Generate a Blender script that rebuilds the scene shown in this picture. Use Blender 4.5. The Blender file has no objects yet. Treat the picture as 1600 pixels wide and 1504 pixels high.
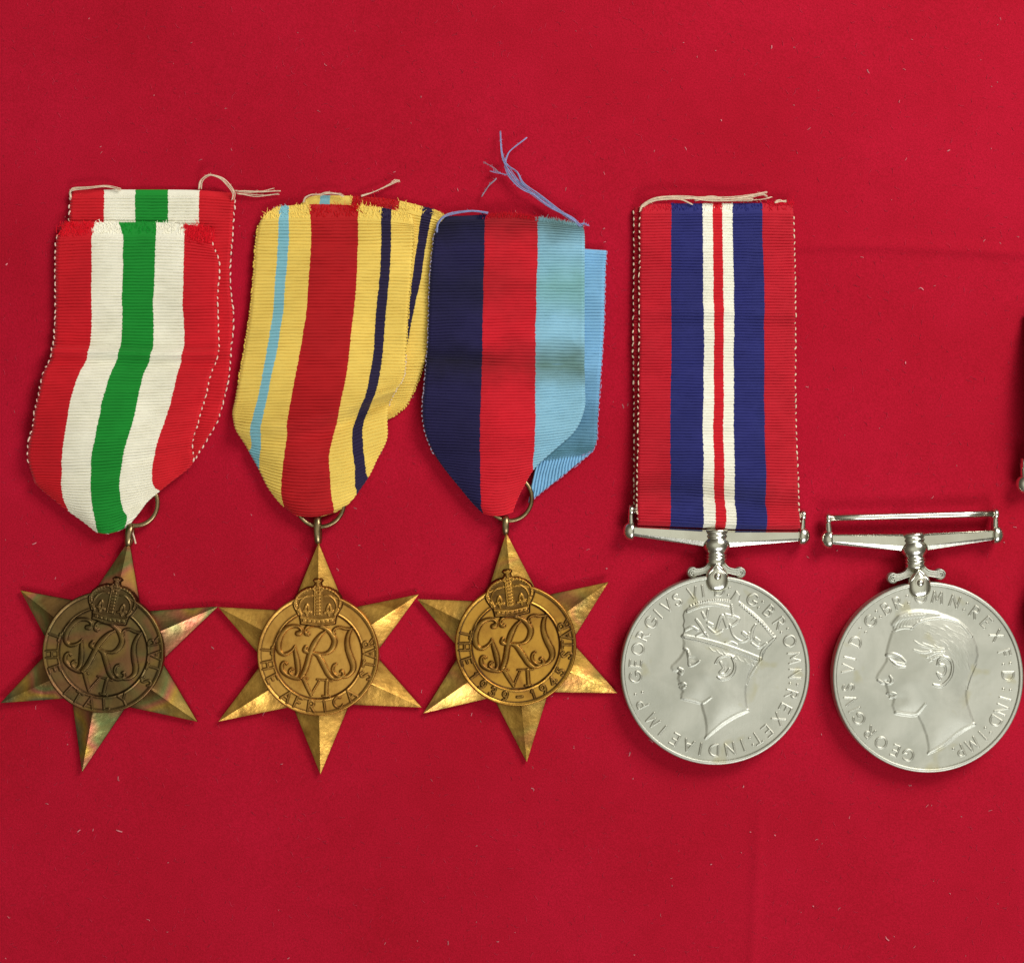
import bpy, math, random
import numpy as np
from mathutils import Vector

# ------------------------------------------------------------------ units
U = 0.000125          # one reference pixel is 1/8 mm
CAMH = 2560.0         # camera height in those pixels (0.32 m)
R = math.radians
scene = bpy.context.scene
col = scene.collection
rng = np.random.default_rng(7)
random.seed(7)

# ------------------------------------------------------------------ camera
cam_d = bpy.data.cameras.new('camera')
cam = bpy.data.objects.new('camera', cam_d)
col.objects.link(cam)
cam.location = (0, 0, CAMH * U)
cam.rotation_euler = (0, 0, 0)
cam_d.sensor_width = 36.0
cam_d.sensor_fit = 'HORIZONTAL'
cam_d.lens = 36.0 * CAMH / 1600.0
cam_d.clip_start = 0.01
cam_d.clip_end = 20.0
scene.camera = cam

# ------------------------------------------------------------------ world: dim room around the table
w = bpy.data.worlds.new('World')
scene.world = w
w.use_nodes = True
bg = w.node_tree.nodes['Background']
# a plain room: pale warm ceiling overhead, walls and furniture darker towards the horizon
_tc = w.node_tree.nodes.new('ShaderNodeTexCoord')
_sp = w.node_tree.nodes.new('ShaderNodeSeparateXYZ')
_rm = w.node_tree.nodes.new('ShaderNodeValToRGB')
w.node_tree.links.new(_tc.outputs['Generated'], _sp.inputs[0])
w.node_tree.links.new(_sp.outputs['Z'], _rm.inputs[0])
w.node_tree.links.new(_rm.outputs[0], bg.inputs[0])
_e = _rm.color_ramp.elements
_e[0].position = 0.0; _e[0].color = (0.09, 0.075, 0.055, 1)
_e[1].position = 1.0; _e[1].color = (1.0, 1.0, 0.88, 1)
_m = _e.new(0.55); _m.color = (0.16, 0.145, 0.115, 1)
_m = _e.new(0.80); _m.color = (0.36, 0.34, 0.28, 1)
_m = _e.new(0.93); _m.color = (0.92, 0.92, 0.80, 1)
bg.inputs[1].default_value = 0.74

def area(name, loc, target, size, size_y, power, color):
    l = bpy.data.lights.new(name, 'AREA')
    l.shape = 'RECTANGLE'; l.size = size; l.size_y = size_y
    l.energy = power; l.color = color
    o = bpy.data.objects.new(name, l)
    col.objects.link(o)
    o.location = loc
    d = Vector(target) - Vector(loc)
    o.rotation_euler = d.to_track_quat('-Z', 'Y').to_euler()
    return o

# windows of the room: a broad one up and to the right, a cooler one low to the front right
area('window_light', (0.35, 0.38, 0.38), (0.05, 0.03, 0), 0.27, 0.27, 3.7, (1.0, 0.985, 0.975))
area('front_window_light', (0.42, -0.95, 0.85), (0.0, -0.03, 0), 0.7, 0.35, 9.0, (0.93, 0.96, 1.0))

scene.view_settings.view_transform = 'Standard'
scene.view_settings.look = 'None'
scene.view_settings.exposure = 0.0
scene.view_settings.gamma = 1.0

# ------------------------------------------------------------------ colour + material helpers
def lin(c):
    out = []
    for v in c:
        v /= 255.0
        out.append(v / 12.92 if v <= 0.04045 else ((v + 0.055) / 1.055) ** 2.4)
    return tuple(out) + (1.0,)

def newmat(name):
    m = bpy.data.materials.new(name)
    m.use_nodes = True
    nt = m.node_tree
    nt.nodes.clear()
    out = nt.nodes.new('ShaderNodeOutputMaterial')
    b = nt.nodes.new('ShaderNodeBsdfPrincipled')
    nt.links.new(b.outputs[0], out.inputs[0])
    return m, nt, b

def N(nt, kind, **kw):
    n = nt.nodes.new(kind)
    for k, v in kw.items():
        if k.startswith('i_'):
            key = k[2:]
            key = int(key) if key.isdigit() else key.replace('_', ' ')
            n.inputs[key].default_value = v
        else:
            setattr(n, k, v)
    return n

def noise(nt, scale, detail=3.0, rough=0.6, coord=None, dist=0.0):
    n = N(nt, 'ShaderNodeTexNoise')
    n.inputs['Scale'].default_value = scale
    n.inputs['Detail'].default_value = detail
    n.inputs['Roughness'].default_value = rough
    n.inputs['Distortion'].default_value = dist
    if coord is not None:
        nt.links.new(coord, n.inputs['Vector'])
    return n

def ramp(nt, fac, stops, interp='LINEAR'):
    r = N(nt, 'ShaderNodeValToRGB')
    cr = r.color_ramp
    cr.interpolation = interp
    while len(cr.elements) < len(stops):
        cr.elements.new(0.5)
    for e, (p, c) in zip(cr.elements, stops):
        e.position = p
        e.color = c if len(c) == 4 else tuple(c) + (1,)
    nt.links.new(fac, r.inputs[0])
    return r

def mix(nt, blend, fac, a, b):
    m = N(nt, 'ShaderNodeMix', data_type='RGBA', blend_type=blend)
    if isinstance(fac, (int, float)):
        m.inputs[0].default_value = fac
    else:
        nt.links.new(fac, m.inputs[0])
    for s, v in ((6, a), (7, b)):
        if isinstance(v, tuple):
            m.inputs[s].default_value = v
        else:
            nt.links.new(v, m.inputs[s])
    return m.outputs[2]

def math_n(nt, op, a, b=None, clamp=False):
    m = N(nt, 'ShaderNodeMath', operation=op, use_clamp=clamp)
    for i, v in enumerate((a, b)):
        if v is None: continue
        if isinstance(v, (int, float)):
            m.inputs[i].default_value = v
        else:
            nt.links.new(v, m.inputs[i])
    return m.outputs[0]

def bump(nt, h, dist, strength=1.0, normal=None):
    b = N(nt, 'ShaderNodeBump')
    b.inputs['Strength'].default_value = strength
    b.inputs['Distance'].default_value = dist
    nt.links.new(h, b.inputs['Height'])
    if normal is not None:
        nt.links.new(normal, b.inputs['Normal'])
    return b.outputs[0]

PX = 1.0 / U   # noise scale for features one pixel wide

def felt_material():
    m, nt, b = newmat('red_felt')
    tc = N(nt, 'ShaderNodeTexCoord').outputs['Object']
    big = noise(nt, PX / 330, 3, 0.6, tc)
    mid = noise(nt, PX / 30, 4, 0.65, tc)
    fine = noise(nt, PX / 2.6, 3, 0.7, tc)
    base = ramp(nt, big.outputs[0], [(0.3, lin((160, 8, 31))), (0.7, lin((172, 12, 40)))]).outputs[0]
    base = mix(nt, 'MULTIPLY', 1.0, base, ramp(nt, mid.outputs[0], [(0.3, (0.96, 0.94, 0.94)), (0.7, (1.03, 1.05, 1.05))]).outputs[0])
    base = mix(nt, 'MULTIPLY', 1.0, base, ramp(nt, fine.outputs[0], [(0.3, (0.82, 0.72, 0.72)), (0.7, (1.18, 1.35, 1.35))]).outputs[0])
    nt.links.new(base, b.inputs['Base Color'])
    b.inputs['Roughness'].default_value = 0.95
    b.inputs['Specular IOR Level'].default_value = 0.15
    b.inputs['Sheen Weight'].default_value = 0.05
    b.inputs['Sheen Roughness'].default_value = 0.6
    b.inputs['Sheen Tint'].default_value = lin((255, 120, 140))
    n1 = bump(nt, fine.outputs[0], 1.6 * U, 0.55)
    n2 = bump(nt, mid.outputs[0], 3 * U, 0.18, n1)
    nt.links.new(n2, b.inputs['Normal'])
    return m

def thread_material(name, c, rough=0.75):
    m, nt, b = newmat(name)
    tc = N(nt, 'ShaderNodeTexCoord').outputs['Object']
    n = noise(nt, PX / 5, 3, 0.6, tc)
    cc = lin(c)
    dark = tuple(v * 0.72 for v in cc[:3]) + (1,)
    nt.links.new(ramp(nt, n.outputs[0], [(0.3, dark), (0.7, cc)]).outputs[0], b.inputs['Base Color'])
    b.inputs['Roughness'].default_value = rough
    b.inputs['Specular IOR Level'].default_value = 0.25
    return m

def ribbon_material(name, stops, soil=None, sheen=0.15):
    """woven stripes along UV.x, yarn fleck, optional soiled bands along UV.y (v in px/1000)"""
    m, nt, b = newmat(name)
    uv = N(nt, 'ShaderNodeUVMap', uv_map='weave').outputs[0]
    sep = N(nt, 'ShaderNodeSeparateXYZ')
    nt.links.new(uv, sep.inputs[0])
    tc = N(nt, 'ShaderNodeTexCoord').outputs['Object']
    wob = noise(nt, PX / 4.0, 1, 0.5, tc)
    wv = math_n(nt, 'MULTIPLY', math_n(nt, 'SUBTRACT', wob.outputs[0], 0.5), 0.012)
    wob2 = noise(nt, PX / 60, 1, 0.5, tc)
    wv = math_n(nt, 'ADD', wv, math_n(nt, 'MULTIPLY', math_n(nt, 'SUBTRACT', wob2.outputs[0], 0.5), 0.016))
    u2 = math_n(nt, 'ADD', sep.outputs[0], wv)
    base = ramp(nt, u2, [(p, lin(c)) for p, c in stops], 'CONSTANT').outputs[0]
    # yarn fleck: fine across the width, long streaks along the cord
    mp = N(nt, 'ShaderNodeMapping')
    mp.inputs['Scale'].default_value = (220, 900, 1)
    nt.links.new(uv, mp.inputs[0])
    yf = noise(nt, 1.0, 2, 0.6, mp.outputs[0])
    base = mix(nt, 'MULTIPLY', 1.0, base, ramp(nt, yf.outputs[0], [(0.25, (0.86, 0.86, 0.86)), (0.75, (1.08, 1.08, 1.08))]).outputs[0])
    wear = noise(nt, PX / 70, 3, 0.6, tc)
    base = mix(nt, 'MULTIPLY', 1.0, base, ramp(nt, wear.outputs[0], [(0.3, (0.90, 0.90, 0.87)), (0.7, (1.04, 1.04, 1.04))]).outputs[0])
    if soil:
        for v0, width, amt, c in soil:
            d = math_n(nt, 'ABSOLUTE', math_n(nt, 'SUBTRACT', sep.outputs[1], v0))
            wn = math_n(nt, 'MULTIPLY', math_n(nt, 'SUBTRACT', wear.outputs[0], 0.5), width * 1.2)
            d = math_n(nt, 'ADD', d, wn)
            f = math_n(nt, 'SUBTRACT', 1.0, math_n(nt, 'DIVIDE', d, width), clamp=True)
            f = math_n(nt, 'MULTIPLY', f, amt)
            base = mix(nt, 'MULTIPLY', f, base, lin(c))
    nt.links.new(base, b.inputs['Base Color'])
    b.inputs['Roughness'].default_value = 0.72
    b.inputs['Specular IOR Level'].default_value = 0.25
    b.inputs['Sheen Weight'].default_value = sheen
    b.inputs['Sheen Roughness'].default_value = 0.4
    # warp yarns: fine threads running down the ribbon
    mp2 = N(nt, 'ShaderNodeMapping')
    mp2.inputs['Scale'].default_value = (330, 260, 1)
    nt.links.new(uv, mp2.inputs[0])
    yn = noise(nt, 1.0, 2, 0.5, mp2.outputs[0])
    nt.links.new(bump(nt, yn.outputs[0], 0.5 * U, 0.5), b.inputs['Normal'])
    return m

def brass_material(name, clean, mid, dark, irid=0.0, rough=0.34, tarn_gain=1.0, seed=0.0, patch=0.5):
    m, nt, b = newmat(name)
    tc0 = N(nt, 'ShaderNodeTexCoord').outputs['Object']
    mp = N(nt, 'ShaderNodeMapping')
    mp.inputs['Location'].default_value = (seed, seed * 0.7, 0)
    nt.links.new(tc0, mp.inputs[0]); tc = mp.outputs[0]
    at = N(nt, 'ShaderNodeAttribute', attribute_name='tarnish')
    n1 = noise(nt, PX / 60, 4, 0.6, tc, 0.6)
    n2 = noise(nt, PX / 9, 4, 0.7, tc)
    base = ramp(nt, n1.outputs[0], [(0.30, lin(mid)), (0.30 + patch * 0.5, lin(clean))]).outputs[0]
    if irid > 0:
        n3 = noise(nt, PX / 85, 1, 0.4, tc, 0.3)
        ir = ramp(nt, n3.outputs[0], [(0.0, lin(clean)), (0.38, lin(mid)), (0.46, lin((120, 150, 90))), (0.53, lin((225, 120, 105))),
                                      (0.60, lin((235, 190, 80))), (0.68, lin((110, 135, 100))), (1.0, lin(mid))]).outputs[0]
        base = mix(nt, 'MIX', irid, base, ir)
    f = math_n(nt, 'MULTIPLY', at.outputs['Fac'], tarn_gain, clamp=True)
    f = math_n(nt, 'MULTIPLY', f, ramp(nt, n2.outputs[0], [(0.25, (0.75,) * 3), (0.6, (1, 1, 1))]).outputs[0])
    base = mix(nt, 'MIX', f, base, lin(dark))
    spots = ramp(nt, noise(nt, PX / 5, 5, 0.75, tc).outputs[0], [(0.60, (1, 1, 1)), (0.72, (0.62, 0.55, 0.48))]).outputs[0]
    base = mix(nt, 'MULTIPLY', 0.8, base, spots)
    nt.links.new(base, b.inputs['Base Color'])
    b.inputs['Metallic'].default_value = 1.0
    rr = math_n(nt, 'ADD', math_n(nt, 'MULTIPLY', n2.outputs[0], 0.16), rough - 0.08)
    rr = math_n(nt, 'ADD', rr, math_n(nt, 'MULTIPLY', f, 0.10))
    nt.links.new(rr, b.inputs['Roughness'])
    h1 = noise(nt, PX / 38, 3, 0.5, tc)
    h2 = noise(nt, PX / 3, 4, 0.6, tc)
    nn = bump(nt, h1.outputs[0], 4.5 * U, 0.5)
    nn = bump(nt, h2.outputs[0], 0.35 * U, 0.5, nn)
    nt.links.new(nn, b.inputs['Normal'])
    return m

def silver_material(name, c1, c2, rough=0.38, fine=0.3):
    m, nt, b = newmat(name)
    tc = N(nt, 'ShaderNodeTexCoord').outputs['Object']
    n1 = noise(nt, PX / 80, 3, 0.6, tc, 0.5)
    n2 = noise(nt, PX / 6, 4, 0.7, tc)
    at = N(nt, 'ShaderNodeAttribute', attribute_name='tarnish')
    base = ramp(nt, n1.outputs[0], [(0.35, lin(c2)), (0.6, lin(c1))]).outputs[0]
    base = mix(nt, 'MIX', math_n(nt, 'MULTIPLY', at.outputs['Fac'], 0.55, clamp=True), base, lin((120, 112, 88)))
    # a few yellowish finger-mark stains
    st = ramp(nt, noise(nt, PX / 40, 2, 0.5, tc, 0.3).outputs[0], [(0.66, (0, 0, 0)), (0.76, (1, 1, 1))]).outputs[0]
    base = mix(nt, 'MIX', math_n(nt, 'MULTIPLY', st, 0.35), base, lin((176, 166, 108)))
    # hairline scratches
    mps = N(nt, 'ShaderNodeMapping'); mps.inputs['Rotation'].default_value = (0, 0, 0.7); mps.inputs['Scale'].default_value = (PX / 1.2, PX / 60, PX / 60)
    nt.links.new(tc, mps.inputs[0])
    scr = ramp(nt, noise(nt, 1.0, 2, 0.5, mps.outputs[0]).outputs[0], [(0.60, (0, 0, 0)), (0.72, (1, 1, 1))]).outputs[0]
    nt.links.new(base, b.inputs['Base Color'])
    b.inputs['Metallic'].default_value = 1.0
    rr = math_n(nt, 'ADD', math_n(nt, 'MULTIPLY', n2.outputs[0], 0.14), rough - 0.07)
    rr = math_n(nt, 'ADD', rr, math_n(nt, 'MULTIPLY', scr, 0.12))
    nt.links.new(rr, b.inputs['Roughness'])
    nn = bump(nt, noise(nt, PX / 60, 2, 0.5, tc).outputs[0], 3 * U, 0.2 if fine > .2 else 0.0)
    nn = bump(nt, noise(nt, PX / 2.5, 4, 0.6, tc).outputs[0], 0.25 * U, fine, nn)
    nt.links.new(nn, b.inputs['Normal'])
    return m

MAT = {}
MAT['felt'] = felt_material()
MAT['lint'] = thread_material('lint_fibre', (214, 128, 134))
MAT['lint_red'] = thread_material('felt_fibre', (196, 44, 70))
MAT['cream'] = thread_material('cream_thread', (232, 208, 178))
MAT['pale_pink'] = thread_material('pale_edge_thread', (240, 205, 185))
MAT['blue_thread'] = thread_material('pale_blue_thread', (150, 160, 205))
MAT['grey_thread'] = thread_material('grey_selvedge_thread', (150, 140, 158))
MAT['yellow'] = thread_material('yellow_thread', (232, 196, 84))
MAT['violet'] = thread_material('violet_selvedge_thread', (176, 150, 190))
RED, CREAM, GREEN = (205, 20, 34), (242, 237, 216), (20, 140, 44)
MAT['rib_green'] = ribbon_material('green_white_red_ribbon', [(0, RED), (.2, CREAM), (.4, GREEN), (.6, CREAM), (.8, RED)])
YEL, LBL, NAVY = (236, 203, 98), (132, 188, 200), (38, 28, 62)
MAT['rib_yellow'] = ribbon_material('sand_ribbon', [(0, YEL), (.132, LBL), (.196, YEL), (.343, (180, 14, 22)), (.642, YEL), (.792, NAVY), (.856, YEL)])
MAT['rib_three'] = ribbon_material('three_colour_ribbon', [(0, (33, 27, 72)), (.345, (208, 22, 40)), (.68, (140, 188, 208))],
                                   soil=[(0.010, 0.045, 0.85, (165, 160, 140)), (0.115, 0.055, 0.55, (205, 225, 185)), (0.235, 0.045, 0.75, (165, 160, 120))])
MAT['rib_three_back'] = ribbon_material('light_blue_ribbon_back', [(0, (33, 27, 72)), (.345, (208, 22, 40)), (.68, (126, 178, 214))],
                                        soil=[(0.265, 0.07, 0.7, (140, 160, 160)), (0.32, 0.05, 0.7, (120, 150, 120))])
BLU = (38, 40, 108)
MAT['rib_war'] = ribbon_material('red_blue_white_ribbon', [(0, (192, 17, 38)), (.203, BLU), (.408, (244, 240, 222)), (.473, (208, 18, 34)),
                                                          (.538, (244, 240, 222)), (.602, BLU), (.80, (192, 17, 38))],
                                 soil=[(0.45, 0.03, 0.35, (190, 180, 150))])
MAT['rib_dark'] = ribbon_material('dark_ribbon', [(0, (20, 18, 30)), (.9, (30, 26, 44))])
MAT['brass_dark'] = brass_material('tarnished_bronze', (170, 128, 76), (100, 76, 46), (62, 46, 30), irid=0.50, rough=0.33, seed=0.31)
MAT['brass_dark_disc'] = brass_material('brown_bronze', (124, 98, 60), (96, 76, 47), (46, 34, 22), irid=0.10, rough=0.40, seed=0.33)
MAT['brass_gold'] = brass_material('golden_brass', (228, 176, 86), (166, 116, 52), (84, 50, 26), irid=0.0, rough=0.36, seed=0.11)
MAT['brass_gold_disc'] = brass_material('golden_brass_disc', (214, 162, 80), (188, 134, 62), (88, 54, 28), irid=0.0, rough=0.42, seed=0.13, tarn_gain=1.2)
MAT['brass_mix'] = brass_material('polished_brass', (224, 172, 82), (148, 108, 54), (80, 52, 30), irid=0.22, rough=0.32, seed=0.57)
MAT['brass_mix_disc'] = brass_material('polished_brass_disc', (212, 158, 68), (172, 120, 54), (66, 46, 32), irid=0.0, rough=0.36, seed=0.59, tarn_gain=1.4)
MAT['loop'] = brass_material('worn_brown_bronze', (158, 138, 100), (120, 100, 70), (60, 46, 32), rough=0.34, seed=0.4)
MAT['silver'] = silver_material('cupro_nickel', (200, 199, 185), (184, 184, 170), 0.50, 0.4)
MAT['silver_bright'] = silver_material('polished_cupro_nickel', (226, 224, 208), (210, 206, 190), 0.22, 0.06)

# ------------------------------------------------------------------ object helpers
def thing(name, label, cat, cx, cy, group=None, z=0.0):
    o = bpy.data.objects.new(name, None)
    o.empty_display_size = 0.005
    col.objects.link(o)
    s = 1.0 - 10.0 / CAMH       # things are about 10 px tall: seat them where they stand on the cloth
    o.location = ((cx - 800) * U * s, (752 - cy) * U * s, z * U)
    o['label'] = label; o['category'] = cat
    if group: o['group'] = group
    o['ox'] = cx; o['oy'] = cy
    return o

def mesh_obj(name, V, F, mat, parent=None, smooth=True, uv=None, tarn=None, kind=None, label=None):
    """V: (n,3) array in px, y up, local to the thing; F: (m,4) or (m,3) array or list of them"""
    V = np.asarray(V, dtype=np.float32) * U
    me = bpy.data.meshes.new(name)
    Fs = F if isinstance(F, list) else [F]
    Fs = [np.asarray(f, dtype=np.int32) for f in Fs if len(f)]
    nl = sum(f.size for f in Fs); nf = sum(len(f) for f in Fs)
    loops = np.concatenate([f.ravel() for f in Fs])
    tot = np.concatenate([np.full(len(f), f.shape[1], dtype=np.int32) for f in Fs])
    start = np.concatenate([[0], np.cumsum(tot)[:-1]]).astype(np.int32)
    me.vertices.add(len(V)); me.loops.add(nl); me.polygons.add(nf)
    me.vertices.foreach_set('co', V.ravel())
    me.loops.foreach_set('vertex_index', loops)
    me.polygons.foreach_set('loop_start', start)
    me.polygons.foreach_set('loop_total', tot)
    me.update(calc_edges=True)
    me.validate()
    me.polygons.foreach_set('use_smooth', np.full(len(me.polygons), smooth, dtype=bool))
    if uv is not None:
        l = me.uv_layers.new(name='weave')
        li = np.empty(len(me.loops), dtype=np.int32)
        me.loops.foreach_get('vertex_index', li)
        l.data.foreach_set('uv', np.asarray(uv, dtype=np.float32)[li].ravel())
    if tarn is not None:
        a = me.attributes.new('tarnish', 'FLOAT', 'POINT')
        a.data.foreach_set('value', np.asarray(tarn, dtype=np.float32))
    me.materials.append(mat)
    o = bpy.data.objects.new(name, me)
    col.objects.link(o)
    if parent is not None: o.parent = parent
    if kind: o['kind'] = kind
    if label: o['label'] = label
    return o

class MB:
    def __init__(s): s.V = []; s.Q = []; s.T = []; s.UV = []; s.n = 0
    def add(s, V, Q=None, T=None, uv=None):
        V = np.asarray(V, float).reshape(-1, 3)
        if Q is not None and len(Q): s.Q.append(np.asarray(Q) + s.n)
        if T is not None and len(T): s.T.append(np.asarray(T) + s.n)
        s.V.append(V); s.n += len(V)
        if uv is not None: s.UV.append(np.tile(np.asarray(uv, float), (len(V), 1)) if np.ndim(uv) == 1 else uv)
    def build(s, name, mat, parent=None, **kw):
        F = []
        if s.Q: F.append(np.concatenate(s.Q))
        if s.T: F.append(np.concatenate(s.T))
        uv = np.concatenate(s.UV) if s.UV else None
        return mesh_obj(name, np.concatenate(s.V), F, mat, parent, uv=uv, **kw)

def grid_faces(nr, nc, closed=False, flip=False):
    i = np.arange(nr - 1)[:, None]; j = np.arange(nc if closed else nc - 1)[None, :]
    a = i * nc + j; b = i * nc + (j + 1) % nc; c = (i + 1) * nc + (j + 1) % nc; d = (i + 1) * nc + j
    q = np.stack([a, b, c, d], -1).reshape(-1, 4)
    return q[:, ::-1] if flip else q

def spline(P, n=8):
    """Catmull-Rom through points of any dimension"""
    P = np.asarray(P, float)
    if len(P) < 3: 
        t = np.linspace(0, 1, n + 1)[:, None]
        return P[0] * (1 - t) + P[-1] * t
    E = np.vstack([2 * P[0] - P[1], P, 2 * P[-1] - P[-2]])
    out = []
    for i in range(1, len(E) - 2):
        p0, p1, p2, p3 = E[i - 1:i + 3]
        for k in range(n):
            t = k / n
            out.append(0.5 * ((2 * p1) + (-p0 + p2) * t + (2 * p0 - 5 * p1 + 4 * p2 - p3) * t * t + (-p0 + 3 * p1 - 3 * p2 + p3) * t ** 3))
    out.append(P[-1])
    return np.array(out)

def tube(mb, P, rad, seg=8, flat=1.0, cap=True, uv=None, closed=False):
    P = np.asarray(P, float); n = len(P)
    rad = np.broadcast_to(np.asarray(rad, float), (n,))
    if closed:
        T = np.roll(P, -1, 0) - np.roll(P, 1, 0)
    else:
        T = np.gradient(P, axis=0)
    T /= np.linalg.norm(T, axis=1, keepdims=True) + 1e-9
    up = np.array([0, 0, 1.0])
    S = np.cross(T, up); ln = np.linalg.norm(S, axis=1, keepdims=True)
    S = np.where(ln < 0.05, np.array([1.0, 0, 0]), S / (ln + 1e-9))
    B = np.cross(S, T)
    a = np.arange(seg) / seg * 2 * math.pi
    V = P[:, None] + rad[:, None, None] * (np.cos(a)[None, :, None] * S[:, None] + flat * np.sin(a)[None, :, None] * B[:, None])
    V = V.reshape(-1, 3)
    if closed:
        V = np.vstack([V, V[:seg]]); n2 = n + 1
        mb.add(V, Q=grid_faces(n2, seg, True), uv=uv); return
    Q = grid_faces(n, seg, True)
    T3 = None
    if cap:
        V = np.vstack([V, P[:1], P[-1:]])
        c0, c1 = n * seg, n * seg + 1
        T3 = [[c0, (j + 1) % seg, j] for j in range(seg)] + [[c1, (n - 1) * seg + j, (n - 1) * seg + (j + 1) % seg] for j in range(seg)]
    mb.add(V, Q=Q, T=T3, uv=uv)

def lathe(mb, prof, origin, axis, seg=28, squash=1.0):
    """prof: (t along axis, radius); axis unit vector in the xy plane"""
    prof = np.asarray(prof, float)
    ax = np.array([axis[0], axis[1], 0.0]); sd = np.array([-axis[1], axis[0], 0.0]); up = np.array([0, 0, 1.0])
    a = np.arange(seg) / seg * 2 * math.pi
    V = np.asarray(origin, float) + prof[:, None, None, 0][..., 0:1].reshape(-1, 1, 1) * ax + prof[:, 1].reshape(-1, 1, 1) * (
        np.cos(a)[None, :, None] * sd + squash * np.sin(a)[None, :, None] * up)
    mb.add(V.reshape(-1, 3), Q=grid_faces(len(prof), seg, True))

def dome(mb, outline, center, z0, h, rings=8, power=2.0, skirt=4.0):
    """solid cushion over a star-convex outline"""
    O = np.asarray(outline, float); c = np.asarray(center, float); n = len(O)
    rows = [np.column_stack([O, np.full(n, z0 - skirt)])]
    for k in range(rings):
        s = math.cos(k / rings * math.pi / 2)
        z = z0 + h * (1 - s ** power) ** (1 / power)
        rows.append(np.column_stack([c + (O - c) * s, np.full(n, z)]))
    V = np.vstack(rows + [np.array([[c[0], c[1], z0 + h]])])
    T3 = [[rings * n + j, rings * n + (j + 1) % n, (rings + 1) * n] for j in range(n)]
    mb.add(V, Q=grid_faces(rings + 1, n, True), T=T3)

# ------------------------------------------------------------------ noise in numpy
def vnoise(x, y, seed=0):
    def h(i, j):
        k = (i * 374761393 + j * 668265263 + seed * 974634777) & 0xffffffff
        k = ((k ^ (k >> 13)) * 1274126177) & 0xffffffff
        return ((k ^ (k >> 16)) & 0xffff) / 65535.0
    xi = np.floor(x).astype(np.int64); yi = np.floor(y).astype(np.int64)
    fx = x - xi; fy = y - yi
    fx = fx * fx * (3 - 2 * fx); fy = fy * fy * (3 - 2 * fy)
    return (h(xi, yi) * (1 - fx) + h(xi + 1, yi) * fx) * (1 - fy) + (h(xi, yi + 1) * (1 - fx) + h(xi + 1, yi + 1) * fx) * fy

# ------------------------------------------------------------------ the cloth
def cloth_height(X, Y):
    """X, Y in photograph px (y down)"""
    z = 6.0 * (vnoise(X / 420, Y / 420, 3) - 0.5) + 2.2 * (vnoise(X / 150, Y / 150, 5) - 0.5)
    z = z + 5.0 * np.exp(-((Y - 390 - 7 * np.sin(X / 120)) / 9.0) ** 2) * np.clip((X - 1150) / 120, 0, 1)
    d = (X - 1425) * 0.42 + (Y - 157) * 0.91
    z = z + 2.2 * np.exp(-(d / 4.5) ** 2) * np.clip((X - 1280) / 60, 0, 1)
    z = z + 2.4 * np.exp(-((X - 1186 + (Y - 1300) * .05) / 9.0) ** 2) * np.clip((Y - 1230) / 80, 0, 1)
    return z - 4.0

def build_cloth():
    xs = np.concatenate([np.linspace(-2200, -60, 40), np.arange(-50, 1660, 5.0), np.linspace(1670, 3800, 40)])
    ys = np.concatenate([np.linspace(-2200, -60, 40), np.arange(-50, 1560, 5.0), np.linspace(1570, 3700, 40)])
    X, Y = np.meshgrid(xs, ys)
    Z = cloth_height(X, Y)
    V = np.stack([X - 800, 752 - Y, Z], -1).reshape(-1, 3)
    o = mesh_obj('red_felt_cloth', V, grid_faces(len(ys), len(xs), flip=True), MAT['felt'])
    o['kind'] = 'structure'
    # lint and nap: short curled fibres standing on the felt
    mb = MB(); mr = MB()
    def fibre(m, x, y, L, r, curl):
        a = rng.uniform(0, 2 * math.pi)
        n = 4
        pts = []
        zc = float(cloth_height(np.array([x]), np.array([y]))[0])
        for k in range(n):
            pts.append((x - 800, 752 - y, zc + 0.25 + 0.5 * math.sin(k / (n - 1) * math.pi)))
            x += math.cos(a) * L / (n - 1); y += math.sin(a) * L / (n - 1)
            a += curl * rng.normal()
        tube(m, pts, [r, r, r, r * .5], seg=3, cap=False)
    for _ in range(230):
        fibre(mb, rng.uniform(-80, 1700), rng.uniform(-80, 1600), rng.uniform(1.5, 7), rng.uniform(0.3, 0.6), 0.7)
    for _ in range(45):
        fibre(mb, rng.uniform(-80, 1700), rng.uniform(-80, 1600), rng.uniform(2, 4), rng.uniform(0.7, 1.1), 0.9)
    for x, y, L in ((1443, 453, 9), (184, 1213, 8), (830, 1231, 8), (1390, 1470, 9), (1356, 108, 7), (1485, 234, 5), (50, 850, 7), (120, 1300, 6), (190, 1300, 10),
                    (700, 1470, 7), (1205, 75, 6), (330, 1010, 6), (973, 631, 8), (1020, 1160, 8), (990, 720, 6), (985, 1175, 7)):
        fibre(mb, x, y, L, 1.0, 0.5)
    lo = mb.build('lint', MAT['lint'], smooth=False)
    lo['kind'] = 'stuff'; lo['label'] = 'pale lint specks and loose fibres scattered over the red felt'; lo['category'] = 'lint'
    for _ in range(4000):
        fibre(mr, rng.uniform(-60, 1660), rng.uniform(-60, 1560), rng.uniform(3, 11), rng.uniform(0.18, 0.34), 0.6)
    mr.build('felt_nap', MAT['lint_red'], o, kind='stuff', smooth=False)

build_cloth()

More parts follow.
